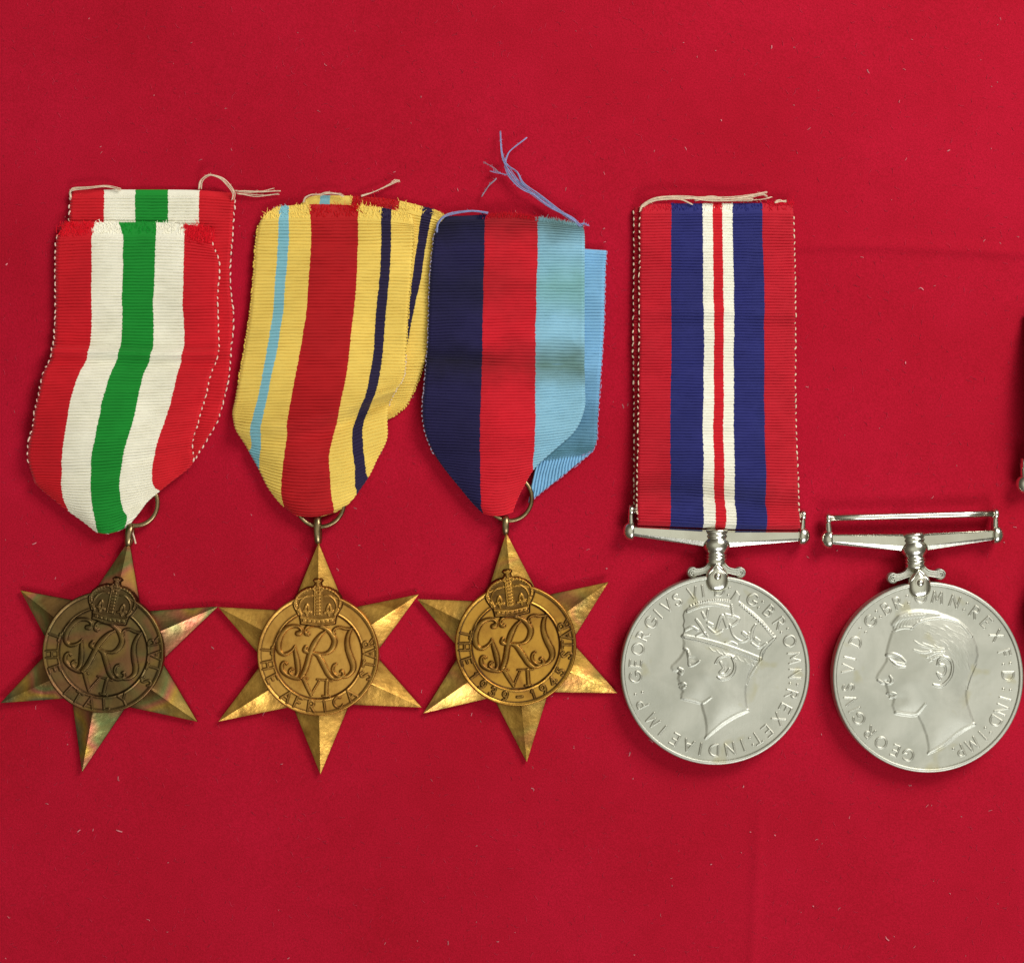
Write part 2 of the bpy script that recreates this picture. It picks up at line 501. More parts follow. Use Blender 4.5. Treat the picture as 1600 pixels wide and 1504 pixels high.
# ------------------------------------------------------------------ ribbons
def hermite(t, P, tq):
    """cubic interpolation of P at non-uniform t"""
    t = np.asarray(t, float); P = np.asarray(P, float)
    if P.ndim == 1: P = P[:, None]
    if len(t) == 2:
        k = ((tq - t[0]) / (t[1] - t[0]))[:, None]
        return P[0] * (1 - k) + P[1] * k
    d = np.diff(t); s = np.diff(P, axis=0) / d[:, None]
    m = np.empty_like(P)
    m[1:-1] = (s[:-1] * d[1:, None] + s[1:] * d[:-1, None]) / (d[1:] + d[:-1])[:, None]
    m[0] = s[0]; m[-1] = s[-1]
    i = np.clip(np.searchsorted(t, tq, side='right') - 1, 0, len(d) - 1)
    h = d[i][:, None]; k = ((tq - t[i]) / d[i])[:, None]
    k2 = k * k; k3 = k2 * k
    return (2 * k3 - 3 * k2 + 1) * P[i] + (k3 - 2 * k2 + k) * h * m[i] + (-2 * k3 + 3 * k2) * P[i + 1] + (k3 - k2) * h * m[i + 1]

def fray_mat(mat):
    nm = mat.name + '_fray'
    if nm in bpy.data.materials: return bpy.data.materials[nm]
    m = mat.copy(); m.name = nm
    b = [n for n in m.node_tree.nodes if n.type == 'BSDF_PRINCIPLED'][0]
    b.inputs['Sheen Weight'].default_value = 0.0
    b.inputs['Specular IOR Level'].default_value = 0.05
    nt = m.node_tree
    src = b.inputs['Base Color'].links[0].from_socket
    nt.links.new(mix(nt, 'MULTIPLY', 1.0, src, (1.14, 1.14, 1.14, 1)), b.inputs['Base Color'])
    for l in list(b.inputs['Normal'].links): nt.links.remove(l)
    return m

class Ribbon:
    def __init__(s, root, rows, width, pitch, plain=18.0, amp=1.0, nc=45, seed=1, sub=8, ox=None, oy=None, scallop=0.8, creases=()):
        s.root = root; s.seed = seed
        ox = root['ox']; oy = root['oy']
        K = 7                                             # columns that turn under at each edge
        ncm = nc; nc = ncm + 2 * K
        G = []; UG = []
        tt = np.linspace(0, 1, ncm)
        for r in rows:
            r = sorted(r)
            us = np.array([p[0] for p in r], float)
            P = np.array([p[1:] for p in r], float)
            uc = us[0] + (us[-1] - us[0]) * tt
            Q = hermite(us, P, uc)
            vis = np.linalg.norm(P[-1][:2] - P[0][:2])
            sides = []
            for idx, sg in ((0, 1), (-1, -1)):            # past the crease (or at the selvedge) the cloth turns underneath
                hid = (us[0] if idx == 0 else 1 - us[-1]) * width
                D = np.clip(min(hid, vis * 0.38), 2.2, None)
                o_ = Q[sg * 2 if idx == 0 else -3]
                d = o_[:2] - P[idx][:2]; d = d / (np.linalg.norm(d) + 1e-9)
                q = (np.arange(1, K + 1) / K) ** 1.5
                dist = q * D
                B = np.empty((K, 3)); B[:, :2] = P[idx][:2] + d * dist[:, None]
                B[:, 2] = P[idx][2] - 2.2 * np.minimum(dist / 1.2, 1) - np.minimum(dist, 40) * 0.06
                ub = us[idx] + (-1 if idx == 0 else 1) * np.minimum(dist / width, hid / width)
                sides.append((B, ub))
            G.append(np.vstack([sides[0][0][::-1], Q, sides[1][0]]))
            UG.append(np.concatenate([sides[0][1][::-1], uc, sides[1][1]]))
        uq = np.linspace(0, 1, nc); s.K = K
        G = np.array(G)                                   # rows, nc, 3
        mid = G[:, nc // 2, :2]
        tv = np.concatenate([[0], np.cumsum(np.maximum(np.linalg.norm(np.diff(mid, axis=0), axis=1), 2.0))])
        nv = int(tv[-1] / pitch * sub) + 1
        vq = np.linspace(0, tv[-1], nv)
        S = hermite(tv, G.reshape(len(rows), -1), vq).reshape(nv, nc, 3)
        UT = np.clip(hermite(tv, np.array(UG), vq).reshape(nv, nc), 0, 1)
        s.UT = UT
        _, VV = np.meshgrid(uq, vq); UU = UT
        ph = VV / pitch + 0.35 * (vnoise(UU * 5, VV / 45, seed) - 0.5) + 0.16 * (vnoise(UU * 22, VV / 9, seed + 1) - 0.5)
        prof = np.abs(np.sin(np.pi * ph)) ** 0.72
        fade = np.clip((VV - plain) / 5.0, 0, 1)
        am = 2.7 * amp * (0.8 + 0.4 * vnoise(UU * 9, VV / 13, seed + 2)) * fade
        under = np.ones(nc); under[:K] = 0; under[-K:] = 0
        am = am * under[None, :]
        S[..., 2] += am * prof + 1.2 * (vnoise(UU * 4, VV / 60, seed + 3) - 0.5)
        S[..., 2] += (1 - fade) * 0.35 * (vnoise(UU * 90, VV / 6, seed + 8) - 0.5) * under[None, :]
        for v0, am_, wd, tilt in creases:
            vv = VV - v0 - tilt * (UU - .5) + 8 * (vnoise(UU * 3, VV * 0, seed + 21) - .5)
            S[..., 2] += am_ * np.exp(-(vv / wd) ** 2)
        S[..., 0] += 2.0 * (vnoise(VV / 75 + 3.3, UU * 1.3, seed + 31) - 0.5)
        # bumpy selvedge
        for c, nb in ((K, K + 2), (nc - 1 - K, nc - 3 - K)):
            d = S[:, c, :2] - S[:, nb, :2]
            d /= np.linalg.norm(d, axis=1, keepdims=True) + 1e-9
            e = d * (scallop * (prof[:, c] - 0.4) * fade[:, c])[:, None]
            S[:, c, :2] += e
            S[:, c - 1 if c == K else c + 1, :2] += e
        L = S.copy()
        L[..., 0] -= ox; L[..., 1] = oy - L[..., 1]
        s.L = L; s.uq = uq; s.vq = vq; s.nv = nv; s.nc = nc; s.prof = prof
    def sheet(s, name, mat, parent, label=None):
        L = s.L; nv, nc = s.nv, s.nc
        V = L.reshape(-1, 3)
        UV = np.stack([s.UT, np.broadcast_to((s.vq / 1000.0)[:, None], s.UT.shape)], -1).reshape(-1, 2)
        Q = grid_faces(nv, nc, flip=True)
        # underside skirt so that the cloth has its thickness
        B = L.copy(); B[..., 2] -= 2.4
        idx = lambda i, j: i * nc + j
        per = [idx(0, j) for j in range(nc)] + [idx(i, nc - 1) for i in range(1, nv)] + [idx(nv - 1, j) for j in range(nc - 2, -1, -1)] + [idx(i, 0) for i in range(nv - 2, 0, -1)]
        per = np.array(per); n = len(per)
        V2 = B.reshape(-1, 3)[per]
        k = np.arange(n); k2 = (k + 1) % n; base = nv * nc
        SQ = np.stack([per[k], base + k, base + k2, per[k2]], -1)[:, ::-1]
        o = mesh_obj(name, np.vstack([V, V2]), [Q, SQ], mat, parent, uv=np.vstack([UV, UV[per]]), label=label)
        return o
    def edge_path(s, side):
        return s.L[:, s.K if side == 0 else -1 - s.K]
    def beads(s, mb, side, step, length, rad, v0=24, v1=1e9, out=0.6):
        P = s.edge_path(side)
        seg = np.concatenate([[0], np.cumsum(np.linalg.norm(np.diff(P[:, :2], axis=0), axis=1))])
        t = v0
        while t < min(seg[-1] - 3, v1):
            p = np.array([np.interp(t + d, seg, P[:, k]) for d in (-1, 1) for k in range(3)]).reshape(2, 3)
            d = p[1] - p[0]; d /= np.linalg.norm(d) + 1e-9
            nrm = np.array([-d[1], d[0], 0.0])
            c = p.mean(0)
            sgn = -1 if side == 0 else 1
            # outward direction: y runs down the ribbon, so left is -x
            o = nrm if nrm[0] * sgn > 0 else -nrm
            c = c + o * out
            Lh = length * rng.uniform(0.62, 1.15) / 2
            tt = np.array([-1, -0.75, -0.3, 0.25, 0.7, 1.0])
            rr = rad * rng.uniform(0.65, 1.05) * np.array([0.25, 0.75, 1.0, 1.0, 0.75, 0.25])
            pts = c + tt[:, None] * Lh * d + o * (0.35 * (1 - tt[:, None] ** 2))
            pts[:, 2] = c[2] + rng.uniform(-0.5, 0.2) - 0.2; pts[:, :2] += o[:2] * rng.normal() * 0.35 + (tt * rng.normal() * 0.45)[:, None] * o[:2]
            tube(mb, pts, rr, seg=6)
            t += step * rng.uniform(0.86, 1.14)
    def fray(s, name, mat, parent, count=420, up=7.0, down=12.0, us=(0.0, 1.0), rad=0.45, spread=0.5):
        mb = MB()
        for _ in range(count):
            u = rng.uniform(*us); v = rng.uniform(0, down)
            i = int(np.clip(np.searchsorted(s.vq, v), 0, s.nv - 1)); j = s.K + int(round(u * (s.nc - 1 - 2 * s.K)))
            p = s.L[i, j].copy(); p[2] += 0.6
            j2 = min(j + 1, s.nc - 1); p += (s.L[i, j2] - s.L[i, j]) * rng.uniform(-.5, .5)
            a = math.pi / 2 + rng.normal() * spread
            Lh = (rng.uniform(0.25, 0.8) if rng.random() < .93 else rng.uniform(1.1, 1.9)) * up
            pts = []
            for k in range(4):
                pts.append(p.copy())
                p = p + np.array([math.cos(a), math.sin(a), rng.uniform(-0.12, 0.10)]) * Lh / 3
                a += rng.normal() * 0.35
            uu = float(np.clip(u, 0.002, 0.998))
            tube(mb, pts, [rad, rad, rad * .8, rad * .3], seg=3, cap=False, uv=(uu, 0.004))
        return mb.build(name, fray_mat(mat), parent, kind='stuff', smooth=False)

def loose_threads(root, parent, specs, mat, name='loose_thread'):
    ox, oy = root['ox'], root['oy']
    for pts, rad, strands in specs:
        strands = strands * 2 if rad < 1.15 else strands + 1; rad = rad * 0.72
        P = spline([(x - ox, oy - y, z) for x, y, z in pts], 10)
        mb = MB()
        for k in range(strands):
            off = rng.normal(size=2) * (0.0 if strands == 1 else rad * 1.3)
            n = len(P); ph = rng.uniform(0, 6.28)
            Q = P.copy()
            tt = np.linspace(0, 1, n)
            env = np.sin(np.pi * tt) ** .5 if strands > 1 else np.zeros(n)
            Q[:, 0] += off[0] + rad * 1.0 * np.sin(tt * 9 + ph) * env
            Q[:, 1] += off[1] + rad * 1.0 * np.cos(tt * 7 + ph) * env
            Q[:, 2] += 0.4 * np.sin(tt * 11 + ph) + 0.3 * k
            tube(mb, Q, rad * (1 - 0.35 * tt), seg=6)
        for _ in range(int(len(P) * 0.5)):
            i = rng.integers(1, len(P) - 1); p = P[i].copy(); a = rng.uniform(0, 6.28); Lh = rng.uniform(1.5, 4)
            q = [p, p + np.array([math.cos(a), math.sin(a), .2]) * Lh * .5, p + np.array([math.cos(a + .5), math.sin(a + .5), .2]) * Lh]
            tube(mb, q, .22, 3)
        mb.build(name, mat, parent)

# ------------------------------------------------------------------ relief (struck metal) toolkit
def curve(*pts, n=7):
    return spline(pts, n)

def ell(cx, cy, rx, ry, a0, a1, n=14):
    a = np.linspace(R(a0), R(a1), n)
    return [(cx + rx * math.cos(t), cy + ry * math.sin(t)) for t in a]

GL = {  # single-stroke capitals: (advance width, strokes), y up, height 1
    'A': (.80, [[(0, 0), (.40, 1), (.80, 0)], [(.16, .36), (.64, .36)]]),
    'B': (.56, [[(0, 0), (0, 1)], [(0, 1)] + ell(.22, .765, .26, .235, 90, -90) + [(0, .53)], [(0, .53)] + ell(.26, .265, .30, .265, 90, -90) + [(0, 0)]]),
    'C': (.75, [ell(.46, .5, .46, .5, 48, 312, 22)]),
    'D': (.74, [[(0, 0), (0, 1)], [(0, 1)] + ell(.24, .5, .50, .5, 90, -90, 18) + [(0, 0)]]),
    'E': (.52, [[(.52, 1), (0, 1), (0, 0), (.52, 0)], [(0, .52), (.42, .52)]]),
    'F': (.50, [[(.50, 1), (0, 1), (0, 0)], [(0, .52), (.40, .52)]]),
    'G': (.84, [ell(.48, .5, .48, .5, 48, 340, 24) + [(.90, .42), (.58, .42)]]),
    'H': (.66, [[(0, 0), (0, 1)], [(.66, 0), (.66, 1)], [(0, .52), (.66, .52)]]),
    'I': (.02, [[(0, 0), (0, 1)]]),
    'L': (.48, [[(0, 1), (0, 0), (.48, 0)]]),
    'M': (.90, [[(0, 0), (.12, 1), (.45, .22), (.78, 1), (.90, 0)]]),
    'N': (.72, [[(0, 0), (0, 1), (.72, 0), (.72, 1)]]),
    'O': (.96, [ell(.48, .5, .48, .5, 0, 360, 28)]),
    'P': (.52, [[(0, 0), (0, 1)], [(0, 1)] + ell(.24, .74, .28, .26, 90, -90) + [(0, .48)]]),
    'R': (.60, [[(0, 0), (0, 1)], [(0, 1)] + ell(.24, .75, .27, .25, 90, -90) + [(0, .50)], [(.20, .50), (.62, 0)]]),
    'S': (.52, [[(.48, .86), (.36, .98), (.22, 1.0), (.07, .92), (.04, .76), (.14, .60), (.34, .48), (.49, .34), (.50, .16), (.38, .02), (.22, 0), (.08, .05), (0, .16)]]),
    'T': (.66, [[(0, 1), (.66, 1)], [(.33, 1), (.33, 0)]]),
    'V': (.74, [[(0, 1), (.37, 0), (.74, 1)]]),
    'X': (.66, [[(0, 0), (.66, 1)], [(0, 1), (.66, 0)]]),
    'Y': (.70, [[(0, 1), (.35, .5), (.70, 1)], [(.35, .5), (.35, 0)]]),
    '1': (.20, [[(0, .80), (.14, 1), (.14, 0)]]),
    '3': (.5, [ell(.22, .76, .24, .24, 150, -90) + ell(.22, .26, .28, .26, 90, -150)]),
    '4': (.62, [[(.46, 0), (.46, 1), (0, .30), (.62, .30)]]),
    '5': (.5, [[(.46, 1), (.1, 1), (.06, .56)] + ell(.22, .31, .28, .31, 100, -145)]),
    '9': (.54, [ell(.26, .70, .26, .30, 0, 360, 18), [(.52, .70), (.48, .35), (.30, .08), (.12, 0)]]),
    '-': (.5, [[(0, .5), (.5, .5)]]),
    ':': (.02, [[(0, .15), (0, .16)], [(0, .80), (0, .81)]]),
    '.': (.02, [[(0, .1), (0, .11)]]),
}

def glyph_strokes(ch, cx, cy, up_ang, h, hw, widen=1.0):
    wdt, st = GL[ch]
    ux, uy = math.cos(up_ang), math.sin(up_ang)
    rx, ry = uy, -ux
    out = []
    for s in st:
        P = []
        for x, y in s:
            a = (x - wdt / 2) * h * widen; b = (y - .5) * h
            P.append((cx + rx * a + ux * b, cy + ry * a + uy * b, hw * (1.35 if ch in ':.' else 1)))
        out.append(np.array(P))
    return out

def blur(A, sig):
    r = int(sig * 3); k = np.exp(-0.5 * (np.arange(-r, r + 1) / sig) ** 2); k /= k.sum()
    B = np.apply_along_axis(lambda m: np.convolve(m, k, 'same'), 0, A)
    return np.apply_along_axis(lambda m: np.convolve(m, k, 'same'), 1, B)

class Relief:
    def __init__(s, rad, step, clip):
        n = int(rad / step) + 2
        a = np.arange(-n, n + 1) * step
        s.step = step; s.a = a; s.n = len(a)
        s.X, s.Y = np.meshgrid(a, a)          # y up
        s.r = np.hypot(s.X, s.Y)
        s.H = np.zeros_like(s.X); s.T = np.zeros_like(s.X)
        s.part = np.zeros(s.X.shape, dtype=np.int8)
        s.clip = clip
    def win(s, P, m):
        x0, x1 = P[:, 0].min() - m, P[:, 0].max() + m
        y0, y1 = P[:, 1].min() - m, P[:, 1].max() + m
        i0, i1 = np.searchsorted(s.a, [y0, y1]); j0, j1 = np.searchsorted(s.a, [x0, x1])
        return slice(max(i0, 0), min(i1 + 1, s.n)), slice(max(j0, 0), min(j1 + 1, s.n))
    def sd(s, strokes, m=5.0, full=None):
        """signed coverage (px, positive inside) of a set of variable width strokes"""
        F = full if full is not None else np.full(s.X.shape, -99.0)
        for P in strokes:
            P = np.asarray(P, float)
            for a, b in zip(P[:-1], P[1:]):
                w = self_win = s.win(np.array([a[:2], b[:2]]), m + max(a[2], b[2]))
                X = s.X[w]; Y = s.Y[w]
                d = b[:2] - a[:2]; L2 = d @ d + 1e-9
                t = np.clip(((X - a[0]) * d[0] + (Y - a[1]) * d[1]) / L2, 0, 1)
                dist = np.hypot(X - a[0] - t * d[0], Y - a[1] - t * d[1])
                F[w] = np.maximum(F[w], a[2] + (b[2] - a[2]) * t - dist)
        return F
    def poly_sd(s, P):
        P = np.asarray(P, float)
        Q = np.roll(P, -1, 0)
        D = np.full(s.X.shape, 1e9); inside = np.zeros(s.X.shape, bool)
        for a, b in zip(P, Q):
            d = b - a; L2 = d @ d + 1e-9
            t = np.clip(((s.X - a[0]) * d[0] + (s.Y - a[1]) * d[1]) / L2, 0, 1)
            D = np.minimum(D, (s.X - a[0] - t * d[0]) ** 2 + (s.Y - a[1] - t * d[1]) ** 2)
            if a[1] != b[1]:
                c = (a[1] > s.Y) != (b[1] > s.Y)
                xi = a[0] + (s.Y - a[1]) * d[0] / d[1]
                inside ^= c & (s.X < xi)
        return np.where(inside, 1, -1) * np.sqrt(D)
    def raise_(s, F, h, soft, part=None, tarn=0.0, outline=0.0, ow=1.6, rnd=0.0, add=True):
        k = np.clip(F / soft + 0.5, 0, 1); k = k * k * (3 - 2 * k)
        hh = h * k
        if rnd: hh = hh * (1 - rnd + rnd * np.sqrt(np.clip(F / np.maximum(F.max(), 1e-3), 0, 1)))
        s.H += hh
        if outline: s.T = np.maximum(s.T, outline * np.exp(-((F + soft * .3) / ow) ** 2))
        if tarn: s.T = np.maximum(s.T, tarn * k)
        if part is not None: s.part[F > -soft * 0.6] = part
        return k
    def build(s, root_for, z0, mats, names, parent, tops):
        """split the struck face into one mesh per part; names[k] for part value k"""
        keep = s.r < s.clip
        idx = np.arange(s.n * s.n).reshape(s.n, s.n)
        q = np.stack([idx[:-1, :-1], idx[:-1, 1:], idx[1:, 1:], idx[1:, :-1]], -1).reshape(-1, 4)
        kq = keep.ravel()[q].all(1)
        pq = s.part.ravel()[q].max(1)
        V = np.stack([s.X, s.Y, s.H + z0], -1).reshape(-1, 3)
        T = s.T.ravel()
        gx = np.gradient(s.H, s.step, axis=1); gy = np.gradient(s.H, s.step, axis=0)
        NN = np.stack([-gx, -gy, np.ones_like(gx)], -1).reshape(-1, 3)
        NN /= np.linalg.norm(NN, axis=1, keepdims=True)
        objs = {}
        for k, nm in names.items():
            f = q[kq & (pq == k)]
            if not len(f): continue
            used, inv = np.unique(f, return_inverse=True)
            o = mesh_obj(nm, V[used], inv.reshape(-1, 4), mats[k], tops[k] if not isinstance(tops[k], str) else objs[tops[k]], tarn=T[used])
            o.data.normals_split_custom_set_from_vertices(NN[used].tolist())
            objs[nm] = o
        return objs

def rot(P, ang):
    c, s_ = math.cos(ang), math.sin(ang)
    P = np.array(P, float)
    x = P[:, 0] * c - P[:, 1] * s_; y = P[:, 0] * s_ + P[:, 1] * c
    P[:, 0] = x; P[:, 1] = y
    return P

# the cypher as traced on the third star: z = zoomed coordinates, half widths in the same
def cyph(pts, n=7):
    P = spline([(x, y, w) for x, y, w in pts], n)
    out = np.empty_like(P)
    out[:, 0] = (P[:, 0] / 6.265 + 700 - 805.7); out[:, 1] = -(P[:, 1] / 6.265 + 880 - 1007); out[:, 2] = P[:, 2] / 6.265 * 1.2
    return rot(out, -R(6.7))

CY = [
    [(440, 612, 17), (462, 604, 19), (478, 580, 12), (448, 548, 12), (395, 545, 13), (335, 572, 17), (288, 635, 22), (266, 715, 25), (280, 795, 20), (325, 828, 14), (372, 812, 12), (410, 778, 10), (430, 742, 8)],
    [(430, 738, 7), (445, 800, 16), (468, 870, 21), (482, 930, 21), (488, 985, 17), (470, 1025, 12), (430, 1020, 13), (405, 990, 10), (418, 962, 9), (440, 962, 7)],
    [(370, 915, 10), (340, 905, 8), (325, 935, 14), (335, 985, 17), (380, 1022, 14), (440, 1042, 13), (510, 1040, 15), (545, 1000, 19)],
    [(705, 560, 8), (665, 600, 14), (625, 670, 21), (598, 740, 21), (582, 810, 21), (572, 880, 21), (555, 960, 21), (525, 1025, 16)],
    [(545, 605, 15), (522, 600, 15), (512, 570, 11), (530, 535, 12), (580, 515, 13), (650, 515, 14), (720, 540, 16), (775, 585, 20), (808, 645, 22), (795, 715, 20), (755, 762, 13), (700, 780, 9), (640, 780, 8)],
    [(535, 735, 14), (530, 765, 17), (565, 780, 13), (640, 782, 9)],
    [(620, 785, 8), (665, 800, 18), (705, 850, 22), (745, 910, 22), (790, 975, 20), (840, 1005, 13), (895, 995, 12), (930, 960, 12), (915, 925, 11), (900, 930, 9)],
    [(792, 575, 14), (785, 550, 12), (800, 520, 9), (840, 505, 10), (900, 512, 11), (968, 502, 7)],
    [(955, 505, 12), (935, 560, 16), (930, 630, 19), (945, 700, 22), (975, 770, 24), (1010, 840, 24), (1018, 900, 20), (990, 950, 14), (950, 975, 12), (900, 980, 11), (850, 965, 11), (822, 925, 12), (828, 880, 10), (850, 862, 7)],
]
NUM = [
    [(548, 1042, 14), (590, 1110, 15), (640, 1190, 12)], [(640, 1190, 8), (672, 1115, 7), (705, 1040, 6)],
    [(522, 1036, 6), (590, 1036, 6)], [(680, 1034, 6), (828, 1030, 6)],
    [(778, 1035, 14), (782, 1105, 14), (788, 1180, 14)], [(752, 1188, 7), (822, 1184, 7)],
]

def star_relief(chars, letter_ang, rot_ang, z0, mats, star_obj, wear, seed, letter_h=16.0):
    """chars: list of (char, angle deg measured ccw from +x in the photograph)"""
    rl = Relief(93.0, 0.62, 91.6)
    rl.H += 0.5 * (vnoise(rl.X / 30 + 9, rl.Y / 30 + 5, seed) - 0.5)
    field = 68.5
    rl.H += 1.8 * (1 - (np.minimum(rl.r, field) / field) ** 2)                  # gently domed field
    ring = rl.r - field
    k = np.clip(ring / 1.6 + .5, 0, 1); rl.H += 1.6 * k
    rl.H += 1.1 * np.exp(-((rl.r - field - 1.6) / 1.3) ** 2)                    # bead between field and band
    rl.T = np.maximum(rl.T, 0.95 * np.exp(-((rl.r - field + .9) / 1.3) ** 2))
    rl.T = np.maximum(rl.T, 0.45 * np.exp(-((rl.r - field - 3.8) / 1.4) ** 2))
    rl.H += 1.2 * np.exp(-((rl.r - 91.0) / 1.6) ** 2)
    rl.T = np.maximum(rl.T, 0.8 * np.exp(-((rl.r - 88.3) / 1.2) ** 2))
    # cypher
    st = [rot(cyph(p), rot_ang) for p in CY]
    F = rl.sd(st, 5)
    rl.raise_(F, 3.6 * wear, 2.0, 2, tarn=0.42, outline=0.55, ow=1.1, rnd=0.5)
    st = [rot(cyph(p, 3), rot_ang) for p in NUM]
    F = rl.sd(st, 5)
    rl.raise_(F, 2.4 * wear, 1.4, 3, tarn=0.40, outline=0.55, ow=1.0, rnd=0.4)
    # lettering on the band
    L = []
    for ch, ang, lw in chars:
        a = R(ang)
        rr = 80.2
        L += glyph_strokes(ch, rr * math.cos(a), rr * math.sin(a), a + math.pi, letter_h * lw, 1.45, 1.0)
    F = rl.sd(L, 4)
    rl.raise_(F, 1.6 * wear, 1.3, 4, tarn=0.5, outline=0.75, ow=0.9)
    # crown, designed upright above the field then turned
    c0 = 79.0
    def rr_(P): return rot(P, rot_ang)
    def cr(pts, w, n=6):
        P = spline([(x, y + c0, w) for x, y in pts], n)
        return rr_(P)
    outline = np.array([(-26.5, -31), (-28.5, -19), (-36.5, -5), (-38.5, 1), (-35, 12), (-27, 20.5), (-17, 25.5), (-8, 26.5), (-5.5, 29), (5.5, 29), (8, 26.5), (17, 25.5), (27, 20.5), (35, 12),
                        (38.5, 1), (36.5, -5), (28.5, -19), (26.5, -31), (0, -33.5)], float)
    outline[:, 1] += c0
    F = rl.poly_sd(rr_(outline))
    flat = np.clip(F / 1.6 + .5, 0, 1)
    rl.H = rl.H * (1 - flat) + flat * 2.9
    rl.T = np.maximum(rl.T * (1 - flat), 0.28 * flat)
    rl.T = np.maximum(rl.T, 1.0 * np.exp(-((F + .6) / 1.4) ** 2))
    rl.part[F > -0.8] = 5
    parts = []
    parts += [cr([(-26, -30), (0, -33), (26, -30)], 1.6), cr([(-27.5, -21), (0, -24), (27.5, -21)], 1.4)]          # circlet rims
    for x in np.linspace(-21, 21, 7):                                                                             # stones on the circlet
        parts.append(rr_(np.array([(x - 1.4, c0 - 27 + abs(x) * .07, 1.7), (x + 1.4, c0 - 27 + abs(x) * .07, 1.7)])))
    parts += [cr([(-30, -17), (-37, -2), (-33, 10), (-22, 20), (-9, 23), (-3, 18)], 1.2), cr([(30, -17), (37, -2), (33, 10), (22, 20), (9, 23), (3, 18)], 1.2)]
    parts += [cr([(-26, -15), (-29, -4), (-25, 7), (-17, 13), (-9, 13)], 0.9), cr([(26, -15), (29, -4), (25, 7), (17, 13), (9, 13)], 0.9)]
    for sgn in (-1, 1):
        for t in np.linspace(0, 1, 12):                                                                           # pearls on the arches
            a = R(195 - 102 * t) if sgn < 0 else R(-15 + 102 * t)
            x = 34.5 * math.cos(a); y = 2.5 + 22.5 * math.sin(a)
            parts.append(rr_(np.array([(x, y + c0, 1.9), (x + .1, y + c0, 1.9)])))
        parts += [cr([(sgn * 17, -17), (sgn * 14, -9), (sgn * 17, -1), (sgn * 20, -9), (sgn * 17, -17)], 1.5),     # fleurs and cap
                  cr([(sgn * 10.5, -13), (sgn * 23, -11)], 1.6), cr([(sgn * 26, -16), (sgn * 31, -9)], 1.8)]
    for y in np.linspace(-15, 25, 9):
        parts.append(rr_(np.array([(-2.6, c0 + y, 1.7), (2.6, c0 + y, 1.7)])))
    parts += [cr([(-5.6, -16), (-5.2, 27)], 0.8, 3), cr([(5.6, -16), (5.2, 27)], 0.8, 3)]
    F = rl.sd(parts, 4)
    rl.H += 1.5 * np.clip(F / 1.6 + .5, 0, 1) ** 1.0
    rl.T = np.where(rl.part == 5, np.maximum(rl.T, np.clip(-F / 1.2 + .3, 0, 1) * 0.6), rl.T)
    # general wear: softly smudged heights
    names = {0: 'medallion', 2: 'royal_cypher', 3: 'numeral', 4: 'inscription', 5: 'crown'}
    tops = {k: star_obj for k in names}
    objs = rl.build(None, z0, {k: mats for k in names}, names, star_obj, tops)
    return objs, outline

def circle(rx, n=96):
    a = np.arange(n) / n * 2 * math.pi
    return np.column_stack([rx * np.cos(a), rx * np.sin(a)])

def ring_profile(prof, n=128):
    """revolve (r,z) about the z axis"""
    prof = np.asarray(prof, float)
    a = np.arange(n) / n * 2 * math.pi
    V = np.stack([prof[:, 0][:, None] * np.cos(a), prof[:, 0][:, None] * np.sin(a), np.broadcast_to(prof[:, 1][:, None], (len(prof), n))], -1)
    return V.reshape(-1, 3), grid_faces(len(prof), n, True, flip=True)

